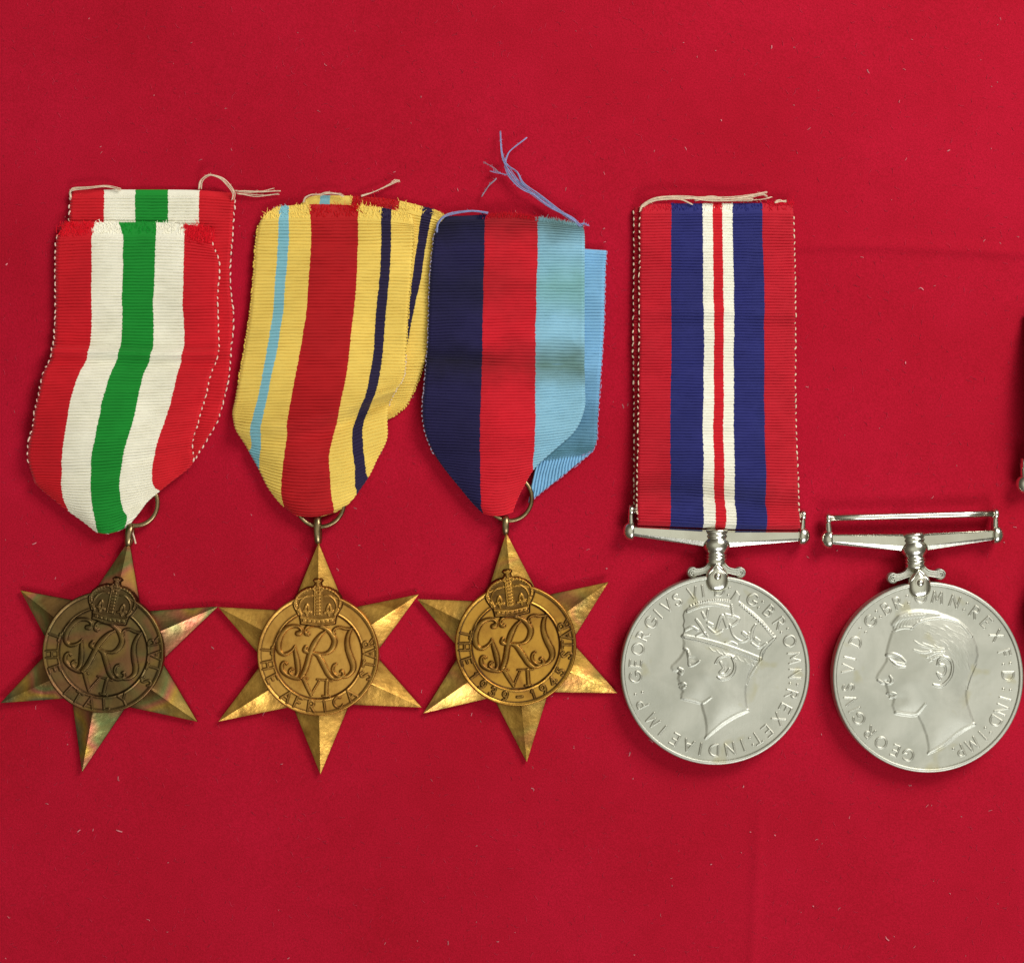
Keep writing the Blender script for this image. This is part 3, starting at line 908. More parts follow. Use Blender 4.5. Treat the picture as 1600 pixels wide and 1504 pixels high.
def make_star(root, cx, cy, disc_c, tips, inner_r, body_mat, disc_mat, chars, rot_ang, wear, seed, letter_h=16.0):
    """root origin is the disc centre; tips in photograph px, clockwise from the top one"""
    dx, dy = disc_c
    tp = np.array([(x - dx, -(y - dy)) for x, y in tips], float)
    c = np.array([cx - dx, -(cy - dy)])
    n = 6
    pts = []; zs = []
    ang = np.arctan2(tp[:, 1] - c[1], tp[:, 0] - c[0])
    notch = []
    for i in range(n):
        a0 = ang[i]; a1 = ang[(i + 1) % n]
        d = (a1 - a0 + math.pi) % (2 * math.pi) - math.pi
        am = a0 + d / 2
        notch.append(c + inner_r * np.array([math.cos(am), math.sin(am)]))
    ZT, ZN, ZC, ZB = 5.0, 4.0, 24.0, 1.0
    V = []; T3 = []; Q = []
    SUB = 16
    def add(v): V.append(v); return len(V) - 1
    mb = MB()
    for i in range(n):
        tip = np.array([*tp[i], ZT]); nl = np.array([*notch[i - 1], ZN]); nr = np.array([*notch[i], ZN]); cc = np.array([*c, ZC])
        for a, b, flip in ((nl, tip, True), (tip, nr, False)):
            # facet triangle (centre, a, b): slightly hollow sheet
            rows = []
            for r_ in range(SUB + 1):
                t = r_ / SUB
                e0 = cc * (1 - t) + a * t; e1 = cc * (1 - t) + b * t
                rows.append(e0[None] * (1 - np.linspace(0, 1, SUB + 1))[:, None] + e1[None] * np.linspace(0, 1, SUB + 1)[:, None])
            G = np.array(rows)
            # hollow: lower the middle of the facet
            W = np.linspace(0, 1, SUB + 1)
            t = W[:, None]; s_ = W[None, :]
            G[..., 2] -= 1.3 * np.sin(np.pi * s_) * np.sin(np.pi * np.clip(t, 0, 1) * .9) * t
            dd = np.hypot(G[..., 0], G[..., 1])
            G[..., 2] = np.where(dd < 89, np.minimum(G[..., 2], 13.5), G[..., 2])
            mb.add(G.reshape(-1, 3), Q=grid_faces(SUB + 1, SUB + 1))
            # edge wall, with a small rolled bevel
            lo = G[-1].copy()
            ctr = np.array([*c, 0])
            out = lo[:, :2] - c; out /= np.linalg.norm(out, axis=1, keepdims=True)
            e1 = lo.copy(); e1[:, :2] += out * 0.7; e1[:, 2] -= 0.8
            e2 = e1.copy(); e2[:, 2] = ZB
            mb.add(np.array([lo, e1, e2]).reshape(-1, 3), Q=grid_faces(3, SUB + 1))
    star = mb.build('star', body_mat, root, smooth=False)
    # smooth within facets but crisp at ridges
    me = star.data
    star.data.polygons.foreach_set('use_smooth', np.ones(len(me.polygons), bool))
    # fix winding
    import bmesh
    bm = bmesh.new(); bm.from_mesh(me)
    bmesh.ops.remove_doubles(bm, verts=bm.verts, dist=0.02 * U)
    bmesh.ops.recalc_face_normals(bm, faces=bm.faces)
    up = sum(f.normal.z * f.calc_area() for f in bm.faces)
    if up < 0: bmesh.ops.reverse_faces(bm, faces=bm.faces)
    for e in bm.edges:
        if len(e.link_faces) == 2 and e.calc_face_angle(0) > R(9): e.smooth = False
    bm.to_mesh(me); bm.free()
    # brown patina that has gathered beside the medallion and along the ray edges
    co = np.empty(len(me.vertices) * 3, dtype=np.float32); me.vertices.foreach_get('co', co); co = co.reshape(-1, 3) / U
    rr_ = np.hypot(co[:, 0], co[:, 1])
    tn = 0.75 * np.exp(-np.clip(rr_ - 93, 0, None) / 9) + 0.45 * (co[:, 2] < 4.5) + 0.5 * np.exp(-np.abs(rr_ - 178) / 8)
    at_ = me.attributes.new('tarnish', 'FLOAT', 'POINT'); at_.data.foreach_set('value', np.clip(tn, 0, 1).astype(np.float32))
    # medallion, its side wall and outer lip
    objs, crown_out = star_relief(chars, 0, rot_ang, 15.0, disc_mat, star, wear, seed, letter_h)
    V2, Q2 = ring_profile([(90.6, 17.2), (91.4, 18.1), (92.6, 18.3), (93.8, 17.6), (94.4, 16.2), (94.6, 6.0), (93, 4.0)])
    mesh_obj('medallion_rim', V2, Q2, disc_mat, star, tarn=np.full(len(V2), 0.25))
    # top of the crown stands past the medallion: a solid backing that rises over the upper ray
    mb = MB()
    o2 = crown_out.copy()
    o2 = o2[(o2[:, 1] > 83)]
    o2 = np.vstack([o2, [(38.5, 84), (-38.5, 84)]]) if False else o2
    return star

def crown_top(star, rot_ang, mat, z=14.5):
    """the arched upper half of the crown beyond the medallion's edge, and its cross"""
    n1, n2 = 75, 46
    xs = np.linspace(-40, 40, n1 * 2); ys = np.linspace(84, 122, n2 * 2)
    X, Y = np.meshgrid(xs, ys)
    c0 = 79.0
    outline = np.array([(-38.5, -5), (-38.5, 1), (-35, 12), (-27, 20.5), (-17, 25.5), (-8, 26.5), (-5.5, 29), (-5, 33), (-7.5, 36), (-5, 39), (5, 39), (7.5, 36), (5, 33), (5.5, 29), (8, 26.5), (17, 25.5), (27, 20.5), (35, 12), (38.5, 1), (38.5, -5)], float)
    outline[:, 1] += c0
    D = np.full(X.shape, 1e9); ins = np.zeros(X.shape, bool)
    for a, b in zip(outline, np.roll(outline, -1, 0)):
        d = b - a; L2 = d @ d + 1e-9
        t = np.clip(((X - a[0]) * d[0] + (Y - a[1]) * d[1]) / L2, 0, 1)
        D = np.minimum(D, np.hypot(X - a[0] - t * d[0], Y - a[1] - t * d[1]))
        if a[1] != b[1]:
            cc = (a[1] > Y) != (b[1] > Y)
            ins ^= cc & (X < a[0] + (Y - a[1]) * d[0] / d[1])
    F = np.where(ins, D, -D)
    H = np.zeros_like(X); T = np.full(X.shape, 0.28)
    H = 3.2 * np.clip(F / 1.8 + .3, 0, 1)
    st = []
    def cr(p, w, n=6): st.append(spline([(x, y + c0, w) for x, y in p], n))
    cr([(-37, -2), (-33, 10), (-22, 20), (-9, 23), (-3, 18)], 1.2); cr([(37, -2), (33, 10), (22, 20), (9, 23), (3, 18)], 1.2)
    cr([(-28.5, 0), (-25, 7), (-17, 13), (-9, 13)], 0.9); cr([(28.5, 0), (25, 7), (17, 13), (9, 13)], 0.9)
    for sgn in (-1, 1):
        for t in np.linspace(0, 1, 12):
            a = R(195 - 102 * t) if sgn < 0 else R(-15 + 102 * t)
            st.append(np.array([(34.5 * math.cos(a), 2.5 + 22.5 * math.sin(a) + c0, 1.9), (34.5 * math.cos(a) + .1, 2.5 + 22.5 * math.sin(a) + c0, 1.9)]))
    for y in np.linspace(5, 25, 5): st.append(np.array([(-2.6, c0 + y, 1.7), (2.6, c0 + y, 1.7)]))
    cr([(-5.2, 5), (-5.2, 27)], 0.8, 3); cr([(5.2, 5), (5.2, 27)], 0.8, 3)
    st.append(np.array([(0, c0 + 30, 2.4), (0, c0 + 37, 2.4)])); st.append(np.array([(-4.5, c0 + 35.5, 1.7), (4.5, c0 + 35.5, 1.7)]))
    E = np.full(X.shape, -99.0)
    for P in st:
        for a, b in zip(P[:-1], P[1:]):
            d = b[:2] - a[:2]; L2 = d @ d + 1e-9
            t = np.clip(((X - a[0]) * d[0] + (Y - a[1]) * d[1]) / L2, 0, 1)
            E = np.maximum(E, a[2] + (b[2] - a[2]) * t - np.hypot(X - a[0] - t * d[0], Y - a[1] - t * d[1]))
    H += 1.5 * np.clip(E / 1.6 + .5, 0, 1)
    T = np.maximum(T, np.clip(-E / 1.2 + .3, 0, 1) * 0.6)
    T = np.maximum(T, np.exp(-((F + .6) / 1.6) ** 2))
    rr = np.hypot(X, Y)
    H[F < -1.0] -= 9
    keep = (F > -1.6) & (rr > 90.5)
    idx = np.arange(X.size).reshape(X.shape)
    q = np.stack([idx[:-1, :-1], idx[:-1, 1:], idx[1:, 1:], idx[1:, :-1]], -1).reshape(-1, 4)
    q = q[keep.ravel()[q].all(1)]
    V = np.stack([X, Y, H + z], -1).reshape(-1, 3)
    V = rot(V, rot_ang)
    used, inv = np.unique(q, return_inverse=True)
    mesh_obj('crown_arch', V[used], inv.reshape(-1, 4), mat, star, tarn=T.ravel()[used])

def z_ang(chars, zc, k=1.0):
    """angles from traced zoom coordinates"""
    out = []
    for ch, x, y in chars:
        out.append((ch, math.degrees(math.atan2(-(y - zc[1]), x - zc[0])), k))
    return out

def make_loop(root, c, dia, r, ey, ztop=9.0, tilt=0.0, mat=None):
    """suspension ring and the eyelet above the star's top ray"""
    mat = mat or MAT['loop']
    ox, oy = root['ox'], root['oy']
    a = np.arange(56) / 56 * 2 * math.pi
    P = np.column_stack([c[0] - ox + dia * np.cos(a), oy - c[1] + dia * np.sin(a), ztop + tilt * np.sin(a)])
    mb = MB(); tube(mb, P, r, seg=12, closed=True)
    mb.build('suspension_ring', mat, root)
    (x0, y0), (x1, y1) = ey        # eyelet from its top to its foot: a loop seen edge-on
    p0 = np.array([x0 - ox, oy - y0]); p1 = np.array([x1 - ox, oy - y1])
    d = p1 - p0; L = np.linalg.norm(d); d /= L
    mb = MB()
    t = np.arange(40) / 40 * 2 * math.pi
    ctr = (p0 + p1) / 2
    P = np.column_stack([ctr[0] + d[0] * np.cos(t) * (L / 2 - 4.5), ctr[1] + d[1] * np.cos(t) * (L / 2 - 4.5), 10 + 7.5 * np.sin(t)])
    rad = 5.0 + 0 * t
    tube_xz(mb, P, rad, d)
    mb.build('eyelet', mat, root)

def tube_xz(mb, P, rad, d, seg=12):
    n = len(P)
    T = np.roll(P, -1, 0) - np.roll(P, 1, 0)
    T /= np.linalg.norm(T, axis=1, keepdims=True)
    S = np.array([-d[1], d[0], 0.0])
    B = np.cross(T, S)
    a = np.arange(seg) / seg * 2 * math.pi
    V = P[:, None] + rad[:, None, None] * (1.15 * np.cos(a)[None, :, None] * S + 0.8 * np.sin(a)[None, :, None] * B[:, None])
    V = V.reshape(-1, 3); V = np.vstack([V, V[:seg]])
    mb.add(V, Q=grid_faces(n + 1, seg, True, flip=True))

def beads_obj(rb, parent, sides, step, length, rad, mat, name='selvedge_stitching', **kw):
    mb = MB()
    for sd_ in sides: rb.beads(mb, sd_, step, length, rad, **kw)
    if mb.n: mb.build(name, mat, parent, kind='stuff')

def rowsof(u, xs, ys, zs):
    xs = list(xs); n = len(xs)
    ys = ys if hasattr(ys, '__len__') else [ys] * n
    zs = zs if hasattr(zs, '__len__') else [zs] * n
    return list(zip(u, xs, ys, zs))

# =================================================================== 1. star on green, white and red ribbon
GRP = 'six-pointed bronze stars on gathered ribbons'
t1 = thing('star_medal', 'dark brown bronze star on the green, white and red ribbon, leftmost medal', 'medal', 162.7, 1018, GRP)
U5 = [0, .2, .4, .6, .8, 1]
back = Ribbon(t1, [
    rowsof(U5, (109, 160, 209, 260, 310, 366), (299, 298, 298, 298, 299, 303), 3),
    rowsof(U5, (108, 160, 209, 260, 309, 363), (320, 320, 320, 320, 321, 324), 3),
    rowsof(U5, (106, 159, 208, 259, 308, 360), 380, 3),
    rowsof(U5, (105, 157, 207, 257, 307, 357), 420, 2),
    rowsof(U5, (104, 156, 206, 256, 306, 357), 450, 2),
    rowsof(U5, (107, 160, 210, 260, 310, 361), 490, 3),
    rowsof(U5, (106, 158, 208, 258, 308, 359), 540, 3),
    rowsof(U5, (100, 152, 202, 252, 302, 355), 590, 3),
    rowsof(U5, (95, 146, 196, 246, 296, 348), (622, 622, 622, 622, 622, 625), 3),
    rowsof(U5, (90, 141, 190, 240, 290, 338), (655, 655, 655, 655, 655, 658), 3),
    rowsof(U5, (85, 136, 185, 235, 282, 322), (690, 690, 690, 692, 690, 686), 3),
    rowsof(U5, (90, 136, 185, 230, 270, 300), (740, 740, 740, 735, 728, 722), 3)], 252, 4.9, plain=6, seed=11)
ro = back.sheet('ribbon_back_layer', MAT['rib_green'], t1)
front = Ribbon(t1, [
    rowsof(U5, (98, 148, 185, 244, 286, 334), (350, 350, 350, 350, 353, 360), 10),
    rowsof(U5, (90, 144, 192, 243, 287.5, 331), (375, 373, 373, 373, 375, 383), (9, 11, 11, 11, 11, 9)),
    rowsof(U5, (87.5, 143.5, 192.5, 242.5, 287, 339), (400, 398, 398, 398, 400, 404), (8, 11, 12, 12, 12, 10)),
    rowsof(U5, (87.5, 143, 191.5, 240, 286, 339), 470, (6, 10, 12, 12, 12, 10)),
    rowsof(U5, (84, 139.5, 189, 239, 287.5, 341), 540, (8, 10, 11, 11, 11, 10)),
    rowsof(U5, (83, 138.5, 187, 238, 286.5, 342), 554, (10, 12, 12, 12, 12, 12)),
    rowsof(U5, (73, 130, 179, 231, 281, 333), (576, 575, 575, 575, 575, 576), (16, 19, 20, 20, 20, 18)),
    rowsof(U5, (64.5, 118.5, 168, 221, 274, 324), (618, 616, 615, 615, 614, 612), (20, 26, 28, 28, 26, 22)),
    rowsof(U5, (54, 108, 158, 211, 260, 312), (667, 666, 665, 664, 661, 656), (20, 30, 33, 33, 30, 22)),
    rowsof(U5, (46, 100.5, 148.5, 198, 244.5, 300), (716, 717, 716, 713, 708, 700), (16, 28, 33, 33, 28, 20)),
    rowsof(U5, (52, 97.5, 146, 192, 240, 301), (747, 748, 748, 744, 737, 726), (11, 22, 28, 28, 24, 15)),
    [(.06, 66, 766, 9), (.2, 99.5, 777, 16), (.4, 146.5, 780, 24), (.6, 191, 775, 24), (.8, 246, 764, 16), (.84, 262, 759, 12)],
    [(.19, 104, 797, 9), (.4, 149, 805, 20), (.6, 195, 797, 20), (.73, 232, 784, 12)],
    [(.32, 133, 818, 9), (.42, 156, 823, 17), (.6, 200, 811, 16), (.67, 218, 802, 11)],
    [(.38, 150, 832, 9), (.45, 163, 834, 13), (.55, 182, 831, 12), (.62, 199, 824, 8)]], 252, 4.9, plain=20, seed=3, creases=((203, 11, 8, 0), (222, -4, 9, 0), (120, 2, 16, 10), (300, -4, 14, -40), (385, -4, 12, -30)))
rf = front.sheet('ribbon', MAT['rib_green'], t1)
beads_obj(front, rf, (0, 1), 11.0, 8.0, 1.45, MAT['pale_pink'], v1=395)
beads_obj(back, ro, (0, 1), 11.0, 8.0, 1.45, MAT['pale_pink'], v0=14)
front.fray('frayed_end', MAT['rib_green'], rf, 560, up=5.5, down=18)
front.fray('frayed_end', MAT['rib_green'], rf, 200, up=8, down=22, us=(0, .17), spread=1.1)
front.fray('frayed_end', MAT['rib_green'], rf, 340, up=10, down=26, us=(.82, 1), spread=1.2)
loose_threads(t1, ro, [
    ([(110, 312, 6), (109, 303, 7), (115, 298, 8), (140, 296, 9), (165, 294, 8), (188, 299, 7)], 1.1, 2),
    ([(311, 296, 4), (315, 284, 10), (328, 277, 14), (345, 281, 14), (358, 292, 12), (365, 303, 9), (363, 314, 7)], 1.1, 2),
    ([(366, 300, 6), (392, 303, 3), (426, 296, 2)], 0.8, 1), ([(368, 304, 6), (400, 307, 3), (433, 304, 2)], 0.9, 1),
    ([(370, 301, 6), (405, 301, 3), (436, 300, 2)], 0.8, 2)], MAT['cream'])
mb = MB()
tube(mb, spline([(204 - 162.7, 1018 - 828, 6), (208 - 162.7, 1018 - 838, 7), (211 - 162.7, 1018 - 850, 6)], 6), 1.3, 6); mb.build('loose_thread', MAT['cream'], rf)

star1 = make_star(t1, 164.5, 1023, (162.7, 1018), [(200, 845), (338.5, 948), (306.4, 1127), (127, 1205), (0, 1098), (31, 923)], 86,
                  MAT['brass_dark'], MAT['brass_dark_disc'],
                  z_ang([('T', 305, 690), ('H', 288, 795), ('E', 278, 890), ('I', 370, 1010), ('T', 425, 1060), ('A', 500, 1088), ('L', 600, 1085), ('Y', 695, 1050), ('S', 825, 950), ('T', 865, 870), ('A', 885, 800), ('R', 885, 720)], (582, 785)),
                  -R(11.0), 0.85, 21)
crown_top(star1, -R(11.0), MAT['brass_dark_disc'])
make_loop(t1, (211, 787), 35, 3.6, ((205, 818), (200, 856)), 9.0)

# =================================================================== 2. star on the yellow ribbon
t2 = thing('star_medal', 'golden brass star on the yellow ribbon with a broad red central stripe', 'medal', 497.5, 1022, GRP)
U8 = [0, .132, .196, .343, .642, .792, .856, 1]
def off(u, xr, w=245): return [xr - (1 - k) * w for k in u]
back = Ribbon(t2, [
    [(0, 467, 322, 3), (.05, 480, 311, 3), (.132, 500, 307, 3), (.196, 515, 307, 3), (.343, 550, 308, 3), (.642, 623, 315, 3), (.792, 660, 324, 3), (.856, 676, 328, 3), (1, 698, 340, 3)],
    [(0, 462, 345, 3), (.05, 474, 343, 3), (.132, 494, 342, 3), (.196, 510, 342, 3), (.343, 546, 342, 3), (.642, 618, 345, 3), (.792, 655, 350, 3), (.856, 670, 353, 3), (1, 696, 362, 3)],
    rowsof(U8, (450, 482, 498, 532, 604, 650, 663, 690), 390, 3),
    rowsof(U8, (446, 478, 494, 528, 600, 645, 658, 688), 426, 3),
    rowsof(U8, (436, 468, 484, 520, 592, 629, 643, 680), 497, 3),
    rowsof(U8, off(U8, 668), 549, 3), rowsof(U8, off(U8, 660), 572, 3), rowsof(U8, off(U8, 649), 602, 2),
    rowsof(U8, off(U8, 634, 235), (645, 645, 645, 645, 645, 640, 638, 633), 1),
    rowsof(U8, off(U8, 609, 215), (690, 690, 690, 690, 685, 670, 664, 655), 1)], 245, 5.2, plain=14, seed=31)
ro = back.sheet('ribbon_back_layer', MAT['rib_yellow'], t2)
front = Ribbon(t2, [
    rowsof(U8, (419, 437, 450.4, 483, 562, 597, 612, 643), (335, 325, 324, 322, 324, 327, 330, 338), 9),
    rowsof(U8, (411, 436, 450.4, 485, 560, 596, 611.5, 646), (341, 338, 337, 337, 337, 340, 342, 348), (8, 10, 10, 11, 11, 11, 11, 9)),
    rowsof(U8, (403.6, 436, 451.6, 487, 559.7, 596, 610.7, 646), 362, (7, 10, 11, 12, 12, 11, 11, 9)),
    rowsof(U8, (398, 432.6, 448, 484.9, 558, 594, 608.4, 642.8), 426, (7, 11, 12, 13, 13, 12, 12, 9)),
    rowsof(U8, (391, 426.7, 442, 478.5, 552, 587.7, 602.4, 636.9), 497, (7, 11, 13, 15, 15, 12, 11, 9)),
    rowsof(U8, (382.7, 418.4, 433.3, 470, 546.6, 583.4, 597, 634), 549, (8, 13, 15, 18, 18, 14, 13, 11)),
    rowsof(U8, (375.6, 411, 425.5, 463.5, 541.9, 577.5, 591.7, 630.2), 587, (9, 15, 18, 22, 24, 21, 19, 15)),
    rowsof(U8, (368.5, 404, 418.4, 458.3, 535.2, 572, 587, 619), (628, 627, 627, 626, 625, 623, 620, 612), (10, 18, 21, 27, 34, 34, 31, 24)),
    rowsof(U8, (365.6, 398, 413.6, 453.5, 530, 560, 575, 607), (650, 653, 654, 656, 655, 648, 642, 633), (10, 18, 21, 26, 23, 15, 12, 9)),
    rowsof(U8, (373, 394, 410, 450.4, 521.7, 552, 567, 605), (676, 681, 682, 685, 683, 675, 668, 658), (9, 16, 19, 24, 17, 16, 15, 11)),
    [(.125, 388.7, 704, 10), (.196, 406.5, 709, 16), (.343, 446, 713, 25), (.642, 515, 713, 23), (.792, 552, 705, 21), (.856, 567, 699, 19), (1, 603.6, 688, 13)],
    [(.19, 403, 730, 9), (.25, 418, 735, 14), (.343, 441.5, 740, 21), (.642, 516, 742, 23), (.792, 554, 733, 20), (.856, 569, 727, 17), (.94, 589, 717, 11)],
    [(.27, 423, 768, 9), (.343, 440.5, 775, 16), (.5, 478, 780, 21), (.642, 517.5, 777, 20), (.792, 556, 765, 13), (.83, 567, 758, 9)],
    [(.33, 441, 790, 8), (.4, 458, 797, 14), (.5, 482, 801, 17), (.642, 521, 798, 15), (.73, 540, 791, 9)],
    [(.36, 450, 798, 7), (.42, 462, 805, 11), (.5, 483, 808, 12), (.6, 510, 805, 11), (.65, 524, 801, 7)]], 245, 5.2, plain=20, seed=33, scallop=2.0, nc=53, creases=((60, -2.5, 10, 15), (200, 3, 16, 10), (336, 9, 12, -55), (364, -4.5, 12, -60)))
rf = front.sheet('ribbon', MAT['rib_yellow'], t2)
beads_obj(front, rf, (0,), 5.2, 5.0, 1.5, MAT['yellow'], v1=330, v0=30)
beads_obj(back, ro, (1,), 5.2, 5.0, 1.6, MAT['yellow'], v0=200)
beads_obj(front, rf, (1,), 5.2, 5.0, 1.3, MAT['yellow'], v0=30, v1=270)
beads_obj(front, rf, (1,), 5.5, 5.0, 1.3, MAT['cream'], v0=270, v1=380)
front.fray('frayed_end', MAT['rib_yellow'], rf, 620, up=5.5, down=20)
front.fray('frayed_end', MAT['rib_yellow'], rf, 100, up=9, down=10, us=(.6, .67), spread=1.2)
back.fray('frayed_end', MAT['rib_yellow'], ro, 380, up=5, down=14, us=(.33, 1), spread=.9)
loose_threads(t2, ro, [
    ([(474, 319, 6), (478, 311, 8), (488, 307, 9), (500, 307, 7)], 0.9, 2),
    ([(500, 307, 7), (512, 304, 9), (528, 305, 9), (537, 309, 7)], 0.9, 2),
    ([(562, 309, 6), (580, 303, 5), (602, 293, 5), (612, 288, 4), (622, 284, 3)], 1.1, 1),
    ([(612, 288, 4), (618, 283, 3), (624, 286, 3)], 0.7, 1)], MAT['cream'])
star2 = make_star(t2, 498.5, 1028, (497.5, 1022), [(497, 849), (653, 929), (657.5, 1105), (500, 1209), (341, 1127), (341, 949)], 86,
                  MAT['brass_gold'], MAT['brass_gold_disc'],
                  z_ang([('T', 297, 803), ('H', 290, 885), ('E', 318, 962), ('A', 392, 1068), ('F', 460, 1098), ('R', 537, 1112), ('I', 610, 1110), ('C', 680, 1088), ('A', 750, 1045), ('S', 828, 940), ('T', 848, 880), ('A', 862, 822), ('R', 862, 762)], (573, 829)),
                  0.0, 1.0, 22)
crown_top(star2, 0.0, MAT['brass_gold_disc'])
make_loop(t2, (500, 786), 37.5, 3.4, ((496, 806), (497, 852)), 9.0)

# =================================================================== 3. star on the navy, red and light blue ribbon
t3 = thing('star_medal', 'bright brass star on the ribbon in navy, red and light blue thirds', 'medal', 805.7, 1007, GRP)
U4 = [0, .345, .68, 1]
back = Ribbon(t3, [
    rowsof(U4, off(U4, 947), (388, 388, 388, 393), 5),
    rowsof(U4, off(U4, 946), 420, 5), rowsof(U4, off(U4, 944), 480, 5), rowsof(U4, off(U4, 941), 540, 5),
    rowsof(U4, off(U4, 937), 600, 7), rowsof(U4, off(U4, 933), 660, 9), rowsof(U4, off(U4, 931, 236), (690, 690, 690, 692), 9),
    rowsof(U4, off(U4, 924, 226), (708, 708, 708, 705), 8), rowsof(U4, off(U4, 902, 200), (722, 722, 722, 714), 6)], 242, 4.9, plain=0, seed=41)
ro = back.sheet('ribbon_back_layer', MAT['rib_three_back'], t3)
fl = []
for t in np.linspace(0, 1, 7):
    top = np.array([846 + t * 82, 700 + t * 4.0]); bot = np.array([825 + t * 102, 786 - t * 81.0])
    fl.append([(.70, top[0], top[1], 4), (.85, *(0.5 * (top + bot) + np.array([-2.5, 1.5])), 4 + 2 * math.sin(math.pi * t)), (1.0, bot[0], bot[1], 2)])
flap = Ribbon(t3, fl, 240, 5.4, plain=-10, seed=45, amp=1.2, nc=33)
fo = flap.sheet('ribbon_fold', MAT['rib_three_back'], t3)
front = Ribbon(t3, [
    rowsof(U4 + [.5], (696, 757, 838, 908, 795), (341, 338, 342, 354, 335), 12),
    rowsof(U4, (684, 756.5, 838, 911), (357, 355, 357, 363), (11, 14, 14, 12)),
    rowsof(U4, (675, 756, 838, 912), 403, (10, 15, 15, 12)),
    rowsof(U4, (671.6, 755, 837, 912.4), 449, (10, 15, 15, 12)),
    rowsof(U4, (669, 753, 836, 913), (541, 541, 541, 543), (12, 17, 17, 14)),
    rowsof(U4, (667, 753, 836, 913), (566, 570, 574, 576), (12, 15, 14, 13)),
    rowsof(U4, (664.5, 753, 835.7, 913.5), (603, 607, 607, 604), (14, 22, 22, 17)),
    rowsof(U4, (661, 750, 835, 911), (650, 654, 653, 645), (15, 28, 28, 20)),
    [(0, 665.5, 680, 13), (.345, 748.5, 685, 28), (.68, 834, 683, 28), (.95, 896, 676, 18)],
    [(.03, 677, 707, 11), (.345, 749, 711, 25), (.68, 833.5, 707, 24), (.84, 868, 702, 16)],
    [(.09, 692, 729, 10), (.345, 749.5, 735, 22), (.6, 812, 735, 20), (.71, 839, 729, 13)],
    [(.215, 721, 765, 9), (.345, 751, 769, 17), (.5, 789, 770, 18), (.62, 819, 761, 12)],
    [(.30, 741, 789, 8), (.345, 752, 792, 13), (.47, 783, 793, 15), (.58, 808, 784, 9)],
    [(.345, 755, 803, 7), (.40, 768, 806, 11), (.47, 785, 806, 12), (.54, 802, 801, 8)]], 242, 4.75, plain=9, seed=43, amp=0.95, creases=((112, 2.5, 13, 5), (232, -6, 12, 6), (262, 4, 14, 0), (375, -3, 14, -20)))
rf = front.sheet('ribbon', MAT['rib_three'], t3)
beads_obj(front, rf, (0,), 7.4, 6.5, 1.1, MAT['grey_thread'], v0=20, v1=400)
beads_obj(back, ro, (1,), 9.0, 8.5, 0.8, MAT['violet'], v0=4)
beads_obj(flap, fo, (1,), 9.0, 8.5, 0.8, MAT['violet'], v0=4)
front.fray('frayed_end', MAT['rib_three'], rf, 500, up=5, down=9, us=(.3, .72))
front.fray('frayed_end', MAT['rib_three'], rf, 320, up=6, down=10, us=(.7, 1))
mbf = MB()
loose_threads(t3, rf, [
    ([(684, 366, 12), (686, 352, 14), (700, 339, 15), (735, 333, 16), (763, 336, 15)], 1.0, 3),
    ([(906, 356, 13), (892, 342, 11), (860, 325, 9), (830, 303, 9), (810, 286, 9), (796, 268, 9), (788, 255, 10), (784, 238, 9), (782, 208, 8)], 0.95, 2),
    ([(900, 350, 12), (870, 329, 10), (840, 306, 11), (818, 290, 12), (808, 272, 12), (796, 264, 10), (788, 256, 9)], 0.9, 2),
    ([(907, 357, 12), (880, 338, 9), (845, 312, 9), (815, 298, 9), (797, 280, 8), (789, 262, 8), (790, 250, 8), (797, 238, 9), (822, 218, 7)], 0.9, 2),
    ([(798, 277, 7), (782, 273, 6), (765, 269, 5)], 0.7, 1),
    ([(905, 354, 13), (912, 352, 14), (920, 354, 12)], 0.8, 2)], MAT['blue_thread'])
loose_threads(t3, rf, [([(775, 280, 4), (762, 293, 4), (752, 308, 3)], 0.7, 2), ([(780, 272, 4), (768, 262, 4), (755, 255, 3)], 0.6, 1)], MAT['grey_thread'])
star3 = make_star(t3, 807, 1011, (805.7, 1007), [(791, 833), (950, 910), (964, 1082.5), (823, 1190), (662, 1114), (652.5, 936.5)], 86,
                  MAT['brass_mix'], MAT['brass_mix_disc'],
                  [(c, a, (0.84 if c.isdigit() else 1.0)) for c, a, k in
                   z_ang([('T', 185, 690), ('H', 160, 810), ('E', 180, 955), ('1', 245, 1100), ('9', 335, 1185), ('3', 435, 1250), ('9', 558, 1288), ('-', 700, 1300), ('1', 830, 1270), ('9', 928, 1212), ('4', 1030, 1150), ('5', 1100, 1055), ('S', 1158, 890), ('T', 1168, 790), ('A', 1165, 700), ('R', 1125, 598)], (662, 796))],
                  R(6.7), 1.0, 23)
crown_top(star3, R(6.7), MAT['brass_mix_disc'])
make_loop(t3, (796, 779), 35, 3.4, ((790, 805), (790, 838)), 9.0)

